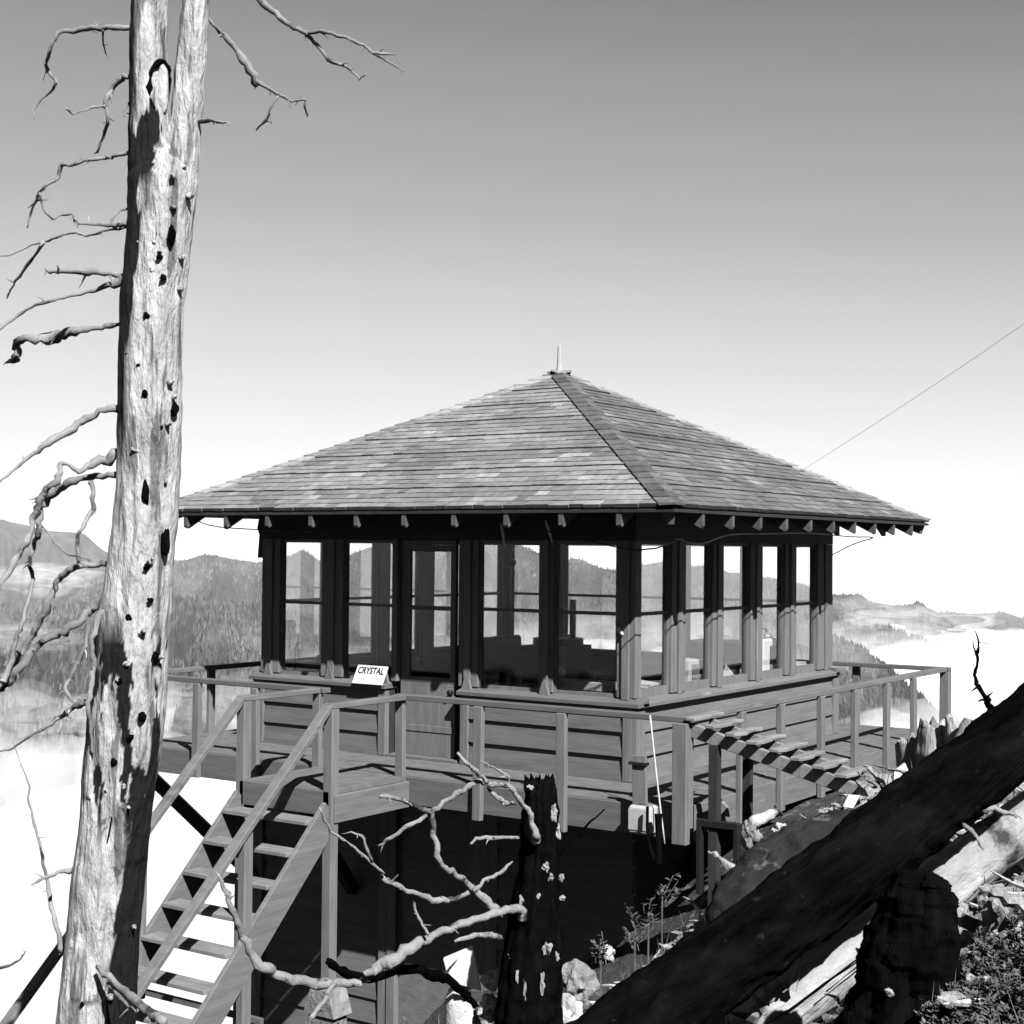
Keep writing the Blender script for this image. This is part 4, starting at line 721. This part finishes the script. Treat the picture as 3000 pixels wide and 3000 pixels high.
sl_ = [
 ([(1135, 640), (1130, 590), (1100, 470), (1060, 400), (1000, 320), (950, 250), (900, 240), (790, 228), (690, 228), (600, 290), (500, 352), (420, 412), (385, 440)], [30, 24, 20, 18, 16, 18, 17, 18, 21, 18, 16, 16, 14], *c5, (-.14, -.5)),
 ([(790, 222), (720, 142), (640, 82), (578, 12)], [16, 15, 13, 11], *c5, (-.4, -.55)), ([(948, 245), (940, 180), (860, 132), (790, 90), (742, 70)], [9, 9, 8, 7, 5], *c5, (-.2, -.3)),
 ([(790, 258), (860, 330), (930, 370), (978, 378)], [9, 17, 19, 9], *c5, (-.3, -.2)),
 ([(400, 435), (300, 395), (200, 350), (120, 326), (22, 325)], [19, 16, 15, 15, 13], *c5, (-.5, -.7)), ([(130, 330), (125, 290), (115, 252)], [9, 7, 6], *c5, (-.65, -.7)),
 ([(360, 448), (250, 522), (150, 592), (18, 672)], [15, 16, 13, 9], *c5, (-.5, -.6)), ([(245, 512), (225, 495), (200, 483)], [14, 10, 6], *c5, (-.5, -.5)),
 ([(390, 430), (408, 560), (438, 700), (470, 812), (560, 872), (660, 950), (760, 1035), (860, 1128)], [22, 22, 19, 19, 21, 22, 26, 36], *c5, (-.5, -.2)),
 ([(440, 805), (340, 795)], [11, 10], *c5, (-.4, -.4)), ([(480, 820), (512, 782)], [10, 7], *c5, (-.4, -.4)),
 ([(690, 990), (800, 900), (900, 850), (970, 782)], [13, 14, 13, 6], *c5, (-.3, -.1)),
 ([(1010, 615), (850, 615), (710, 620), (675, 655)], [14, 14, 13, 8], *c5, (-.1, -.3)), ([(655, 690), (585, 715)], [9, 6], *c5, (-.3, -.35)),
 ([(1060, 1190), (1000, 1112), (880, 1142), (740, 1182), (560, 1242), (400, 1312), (250, 1402), (100, 1492), (0, 1545), (-80, 1580)], [34, 30, 28, 26, 26, 28, 36, 42, 34, 20], *c5, (-.1, -.7)),
 ([(1400, 1612), (1300, 1640), (1100, 1642), (900, 1622), (740, 1582), (650, 1532), (560, 1420), (500, 1282), (440, 1130), (380, 980), (342, 885)], [16, 26, 32, 32, 32, 34, 28, 22, 20, 18, 11], *c6, (-.6, -.9)),
 ([(660, 1000), (560, 1050), (440, 1062), (300, 1012), (180, 962), (50, 900)], [16, 21, 22, 19, 18, 16], *c5, (-.35, -.6)), ([(100, 930), (115, 895)], [12, 7], *c5, (-.55, -.55)),
 ([(1515, 870), (1420, 792), (1300, 682), (1130, 572), (1050, 400)], [9, 10, 9, 10, 6], *c6, (-.6, -.8)), ([(1425, 785), (1390, 700), (1350, 600), (1272, 572)], [9, 10, 9, 5], *c6, (-.7, -.8)),
 ([(262, 1020), (280, 1122), (330, 1232), (375, 1300)], [9, 9, 9, 12], *c5, (-.5, -.5)),
 ([(1160, 1640), (1080, 1780), (980, 1900), (900, 2020)], [17, 16, 16, 18], *c6, (-.7, -.9)),
 ([(1600, 1520), (1560, 1650), (1440, 1700)], [20, 20, 10], *c6, (-.6, -.7)),
 ([(1320, 800), (1390, 830), (1455, 872)], [21, 20, 16], *c5, (.0, .05)), ([(560, 1350), (700, 1305), (800, 1300), (890, 1322)], [12, 18, 22, 16], *c5, (-.3, -.2)),
 ([(965, 950), (985, 1000), (1000, 1050)], [6, 7, 4], *c5, (-.1, -.1)), ([(1275, 340), (1330, 338), (1385, 322)], [9, 8, 8], *c5, (.0, .05)),
]
branches(snag, sl_, SV, 'paleband', seed=60, seg=10)
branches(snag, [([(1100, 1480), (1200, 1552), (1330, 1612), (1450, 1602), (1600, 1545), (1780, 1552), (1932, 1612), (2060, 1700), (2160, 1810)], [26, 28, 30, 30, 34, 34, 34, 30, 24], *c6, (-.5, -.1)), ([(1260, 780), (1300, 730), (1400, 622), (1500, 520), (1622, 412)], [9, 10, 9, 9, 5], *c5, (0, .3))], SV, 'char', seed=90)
# ------------------------------------------------------------------ logs and stumps on the right
def logt(name, pts, rad, v, m, label, cat, **k):
    p = at(*pts[0], v if not isinstance(v, (list, tuple)) else v[0]); e_ = empty(name, p, label=label, cat=cat); simple('trunk', e_, pts, rad, v, m, **k); return e_
cl = logt('charred_log', [(1480, 3300), (1780, 3080), (2139, 2812), (2600, 2455), (3000, 2142), (3500, 1760)], [160, 132, 116, 114, 106, 95], [5.7, 5.8, 5.9, 6.1, 6.3, 6.6], 'charlog', 'thick black burnt log leaning across the lower right corner of the view', 'log', seg=110, sub=40, grain=.035, seed=7, rough=.013)  # shade on this log is put into its colour
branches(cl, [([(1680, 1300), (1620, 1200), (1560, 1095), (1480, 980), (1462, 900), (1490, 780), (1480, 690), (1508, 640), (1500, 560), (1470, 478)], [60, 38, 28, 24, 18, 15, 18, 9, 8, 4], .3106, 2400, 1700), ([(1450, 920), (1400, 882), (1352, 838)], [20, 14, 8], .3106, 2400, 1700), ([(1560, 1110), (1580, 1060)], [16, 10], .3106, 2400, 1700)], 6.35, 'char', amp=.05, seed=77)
branches(cl, [([(1500, 520), (1560, 560), (1600, 620), (1645, 700)], [14, 18, 14, 5], .4141, 2200, 2200), ([(1650, 430), (1720, 400), (1810, 440), (1880, 470)], [12, 16, 16, 8], .4141, 2200, 2200), ([(930, 1010), (1030, 950), (1130, 900)], [10, 17, 12], .4141, 2200, 2200), ([(1150, 870), (1230, 830), (1310, 810)], [20, 16, 8], .4141, 2200, 2200), ([(1340, 740), (1450, 650), (1560, 580)], [36, 34, 26], .4141, 2200, 2200)], 5.95, 'paleband', amp=.05, seed=78)
sp = logt('split_log', [(2150, 3015), (2260, 2960), (2400, 2858), (2560, 2742), (2700, 2640), (2850, 2530), (3050, 2380), (3400, 2130)], [40, 92, 98, 92, 84, 78, 72, 70], [6.35, 6.35, 6.4, 6.45, 6.5, 6.6, 6.7, 7], 'splint', 'pale splintered log lying beneath the black leaning log, its jagged end towards the left', 'log', seg=60, sub=16, grain=.07, seed=8, rough=.008)
for L_ in ([(2230, 3010), (2330, 2945), (2450, 2855), (2600, 2745)], [(2290, 2900), (2330, 2880), (2345, 2800), (2420, 2730)], [(2420, 2905), (2550, 2800), (2680, 2700)]):
    mb = MB(); mb.tube([at(x, y, 6.17+i*.03) for i, (x, y) in enumerate(L_)], [.003]*len(L_), 5, wob=.6, kink=.8); mb.build('crack', 'char', sp)
for i, (x, y, x2, y2, w) in enumerate(((2240, 2960, 2200, 2905, 16), (2260, 2930, 2236, 2882, 14), (2220, 2985, 2140, 2968, 20), (2320, 2900, 2345, 2810, 17), (2300, 2900, 2265, 2866, 13))):
    mb = MB(); mb.tube([at(x, y, 6.2), at(x2, y2, 6.2)], [w*6.2/FPX, .004], 5); mb.build('splinter', 'splint', sp)
logt('burnt_stump', [(2560, 3300), (2595, 3100), (2635, 2930), (2670, 2800), (2690, 2700), (2697, 2620), (2702, 2570), (2704, 2545)], [170, 158, 146, 136, 120, 96, 62, 20], 5.45, 'char', 'rounded black burnt stump in front of the pale split log at the lower right', 'stump', seg=72, sub=16, grain=.10, seed=12, rough=.028)  # the stump's shade is painted in as near-black
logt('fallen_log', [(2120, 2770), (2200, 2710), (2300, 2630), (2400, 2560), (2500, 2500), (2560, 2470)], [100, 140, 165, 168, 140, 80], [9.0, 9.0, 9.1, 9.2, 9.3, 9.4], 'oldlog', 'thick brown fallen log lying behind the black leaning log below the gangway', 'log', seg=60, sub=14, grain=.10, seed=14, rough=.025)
logt('pale_fallen_log', [(3250, 2260), (3000, 2460), (2860, 2560), (2760, 2640)], [95, 84, 70, 50], 7.6, 'stump', 'grey fallen log on the sunlit bank at the right edge of the view', 'log', seg=40, sub=14, grain=.12, seed=18, rough=.02)
for i, (pts, rad, v, lab) in enumerate((([(2690, 2330), (2672, 2250), (2660, 2168)], [46, 42, 34], 11.3, 'left short broken stump with split bark beside the far catwalk posts'), ([(2760, 2290), (2740, 2200), (2735, 2120)], [62, 60, 40], 11.1, 'broad broken stump in the sun just right of the short split one'), ([(2850, 2250), (2810, 2180), (2790, 2120), (2775, 2095)], [50, 40, 22, 8], 10.9, 'spiky grey stump standing against the white fog'), ([(2790, 2260), (2830, 2170), (2850, 2110)], [36, 34, 26], 10.7, 'rounded grey root end farthest right beside the black leaning log'))):
    logt('broken_stump', pts, rad, v, 'stump', lab, 'stump', seg=22, grain=.16, seed=30+i, jag=.05 if i < 2 else 0)
mb = MB(); a, b, c, d_ = at(2618, 2300, 10.2), at(2640, 2300, 10.2), at(2665, 2265, 10.2), at(2652, 2236, 10.2); e_ = at(2620, 2260, 10.2); mb.prism([a, b, c, d_, e_], Fv*.03); thing('white_board', mb, 'white', 'small white board lying between the gangway foot and the split stumps', 'board')
mb = MB(); mb.prism([at(2470, 2362, 9.9), at(2485, 2330, 9.9), at(2518, 2332, 9.9), at(2500, 2368, 9.9)], Fv*.03); thing('white_chip', mb, 'white', 'small white wood chip in the dark under the gangway', 'wood chip')
# rocks
def rock(x, y, rx, ry, v, lab, seed, m='rock', **k):
    mb = MB(); p = at(x, y, v); mb.blob(p, (rx*v/FPX, rx*v/FPX*.9, ry*v/FPX), seed, .42, 1.4, 4); thing('rock', mb, m, lab, 'rock', **k)
rock(2232, 2505, 30, 26, 9.6, 'round pale rock wedged under the end of the brown fallen log', 1, 'paleband'); rock(2160, 2580, 34, 46, 9.3, 'large pale rock below the round one at the tip of the fallen log', 2, 'paleband')
rock(2200, 2452, 26, 44, 9.9, 'grey rock leaning under the near corner of the catwalk', 3); rock(2285, 2432, 20, 20, 9.4, 'small pale rock lodged on the brown log', 4, 'paleband')
rock(1690, 2890, 52, 58, 8.9, 'shaggy light rock close to the right side of the charred snag', 5); rock(1662, 2975, 44, 50, 8.7, 'light rock at the foot of the charred snag on its right', 6, 'paleband'); rock(1782, 2792, 22, 22, 9.3, 'bright small rock amid the weeds right of the snag', 7, 'paleband')
rock(1440, 2870, 26, 26, 9.0, 'bright knobbly rock left of the charred snag', 8, 'paleband'); rock(1435, 2950, 40, 34, 8.8, 'light rubble rock below the knobbly one left of the snag', 9, 'paleband')
rock(2960, 2560, 60, 46, 7.4, 'pale boulder on the sunlit bank by the right edge', 10); rock(2830, 2590, 30, 34, 6.9, 'bright small boulder beside the top of the burnt stump', 11, 'paleband'); rock(2930, 2760, 54, 28, 6.6, 'flat pale boulder at the lower right between patches of shade', 12)
mb = MB(); pts = [at(x, y, 9.9) for x, y in ((2195, 2415), (2225, 2400), (2262, 2385), (2285, 2372))]; mb.tube(pts, [.035, .045, .032, .04], 10, wob=.5, seed=4); thing('bleached_root', mb, 'paleband', 'knotty bleached root poking up before the catwalk fascia', 'root', smooth=True)
mb = MB(); mb.prism([at(1298, 2812, 9.2), at(1385, 2775, 9.2), at(1410, 2905, 9.1), at(1330, 2880, 9.2), at(1308, 2850, 9.2)], Fv*.05); thing('white_plank', mb, 'white', 'broken white board end leaning by the lower cabin door', 'board', bevel=.004)
logt('splintered_post', [(1370, 3250), (1365, 3060), (1335, 2920), (1318, 2895)], [70, 66, 34, 8], 8.9, 'paleband', 'bleached splintered post rising behind the dark branch left of the snag', 'post', seg=20, grain=.12, seed=44)
# litter, weeds and grass
def sprig(mb, base, h, n, seed, lw=.012, ll=.05, lean=.3):
    r = random.Random(seed); d = Vector((r.uniform(-lean, lean), r.uniform(-lean, lean), 1)).normalized(); top_ = base+d*h; mb.beam(base, top_, .004, .004)
    for i in range(n):
        t = r.uniform(.25, 1); p = base.lerp(top_, t); a = r.random()*6.28; o_ = Vector((math.cos(a), math.sin(a), r.uniform(.1, .7))).normalized(); s_ = o_.cross(Vector((0, 0, 1))).normalized()
        L_ = ll*r.uniform(.6, 1.3); mb.add([p, p+o_*L_*.5+s_*lw, p+o_*L_, p+o_*L_*.5-s_*lw], [(0, 1, 2, 3)])
def onground(px, v):
    u = (px-1500)/FPX*v; p = uvw(u, v, 0); p.z = ground_z(p.x, p.y); return p
mb = MB(); r = random.Random(5)
for i in range(620):
    px = r.uniform(2700, 3080); v = r.uniform(4.5, 5.7); sprig(mb, onground(px, v), r.uniform(.04, .12), 16, i, .007, .028)
mb.build('ground_cover', 'leaf', kind='stuff', label='low leafy ground cover at the lower right corner', category='ground cover') if False else tag(mb.build('ground_cover', 'leaf', kind='stuff'), 'low leafy ground cover at the lower right corner', 'ground cover')
for i, (x, y, v, lab) in enumerate(((1860, 2700, 9.3, 'largest spray of pale weeds in the dark right of the snag'), (1760, 2740, 9.2, 'branching weed nearest the charred snag on the right'), (1940, 2560, 9.8, 'small weed just below the catwalk corner post'), (1900, 2640, 9.5, 'arching weed between the catwalk corner and the tallest weed'), (1180, 2990, 9.6, 'leafy weed growing before the lower cabin wall'), (1010, 3000, 9.8, 'low weed in front of the lapped lower wall'))):
    mb = MB(); b = at(x, y+60, v); 
    for k in range(5): sprig(mb, b+Vector((random.uniform(-.05, .05), 0, -.05)), random.uniform(.08, .22), 14, i*10+k, .008, .045, .7)
    mb.beam(b-Vector((0, 0, .5)), b, .008, .008)
    thing('weed', mb, 'drygrass', lab, 'weed')
mb = MB()
for i in range(1500):
    px = r.uniform(1250, 3100); v = r.choice([r.uniform(8.2, 11.2), r.uniform(4.5, 9)]); b = onground(px, v); a = r.random()*6.28; h = r.uniform(.05, .2); d = Vector((math.cos(a)*.5, math.sin(a)*.5, 1)).normalized()*h; s_ = Vector((-math.sin(a), math.cos(a), 0))*.004
    mb.add([b-s_, b+s_, b+d], [(0, 1, 2)])
mb.build('dry_grass', 'drygrass', kind='stuff')
mb = MB()
for i in range(1600):
    px = r.uniform(1200, 3150); v = r.uniform(4.5, 11); b = onground(px, v); s_ = r.uniform(.008, .045)*(1 if r.random() < .9 else 2); n_ = Vector((r.uniform(-1, 1), r.uniform(-1, 1), r.uniform(-.3, .3)))
    mb.blob(b, (s_*r.uniform(.7, 1.6), s_*r.uniform(.7, 1.6), s_*.7), i, .5, 1.3, 1)
mb.build('gravel', 'rock', kind='stuff')
mb = MB()
for i in range(260):
    px = r.uniform(1250, 3150); v = r.uniform(4.8, 10.8); b = onground(px, v)+Vector((0, 0, .02)); a = r.random()*6.28; L_ = r.uniform(.05, .28); d = Vector((math.cos(a), math.sin(a), r.uniform(-.05, .25)))*L_; mb.tube([b, b+d*.5+Vector((0, 0, r.uniform(-.02, .03))), b+d], [r.uniform(.004, .014)]*2+[.002], 5)
mb.build('twig_litter', 'twig', kind='stuff')
mb = MB()
for i in range(150):
    if i < 85: px, v = r.uniform(2030, 2700), r.uniform(8.6, 10.6)
    else: px, v = r.uniform(2700, 3080), r.uniform(5.2, 9.5)
    b = onground(px, v)+Vector((0, 0, r.uniform(0, .06))); a = r.random()*6.28; L_ = r.uniform(.08, .38); d = Vector((math.cos(a), math.sin(a), r.uniform(-.1, .5)))*L_; w_ = r.uniform(.01, .04)
    mb.tube([b, b+d*.4, b+d*.8, b+d], [w_, w_*.9, w_*.6, w_*.15], 6, wob=.5, seed=i, sub=3, kink=.8)
mb.build('wood_debris', 'stump', kind='stuff')
# ------------------------------------------------------------------ light
SUN = Vector((.909, -.549, 1)).normalized()
sl = bpy.data.lights.new('sun', 'SUN'); sl.energy = 5.0; sl.angle = math.radians(.5); sl.color = (1, 1, 1); so = bpy.data.objects.new('sun', sl); COL.objects.link(so); so.rotation_euler = SUN.to_track_quat('Z', 'Y').to_euler(); so.location = (0, 0, 30)
w = bpy.data.worlds.new('World'); S.world = w; w.use_nodes = True; N = w.node_tree.nodes; L = w.node_tree.links; bg = N['Background']
sky = N.new('ShaderNodeTexSky'); sky.sky_type = 'NISHITA'; sky.sun_disc = False; sky.sun_elevation = math.asin(SUN.z); sky.sun_rotation = math.atan2(SUN.x, SUN.y); sky.altitude = 1800; sky.air_density = 1; sky.dust_density = 1; sky.ozone_density = 1
sep = N.new('ShaderNodeSeparateColor'); L.new(sky.outputs[0], sep.inputs[0])   # red filter on black and white film
dv = N.new('ShaderNodeMath'); dv.operation = 'DIVIDE'; dv.inputs[1].default_value = 8; L.new(sep.outputs[0], dv.inputs[0])
fcv = N.new('ShaderNodeFloatCurve'); cv = fcv.mapping.curves[0]
PTS = [(0, 0), (.6/8, .12/4), (1.1/8, .5/4), (1.63/8, 1.13/4), (2.25/8, 1.6/4), (3.3/8, 2.3/4), (6.2/8, 3.15/4), (1, 3.3/4)]
cv.points[0].location = PTS[0]; cv.points[1].location = PTS[-1]
for q in PTS[1:-1]: cv.points.new(*q)
fcv.mapping.update(); L.new(dv.outputs[0], fcv.inputs['Value'])
ml = N.new('ShaderNodeMath'); ml.operation = 'MULTIPLY'; ml.inputs[1].default_value = 4; L.new(fcv.outputs[0], ml.inputs[0])
cc = N.new('ShaderNodeCombineColor'); [L.new(ml.outputs[0], cc.inputs[i]) for i in range(3)]; L.new(cc.outputs[0], bg.inputs[0]); bg.inputs[1].default_value = SKYS
S.view_settings.view_transform = 'Standard'; S.view_settings.look = 'None'; S.view_settings.gamma = 1; S.view_settings.exposure = EXPO
S.cycles.volume_bounces = VB; S.cycles.max_bounces = 8; S.cycles.diffuse_bounces = 3; S.cycles.transparent_max_bounces = 16; S.cycles.use_denoising = True
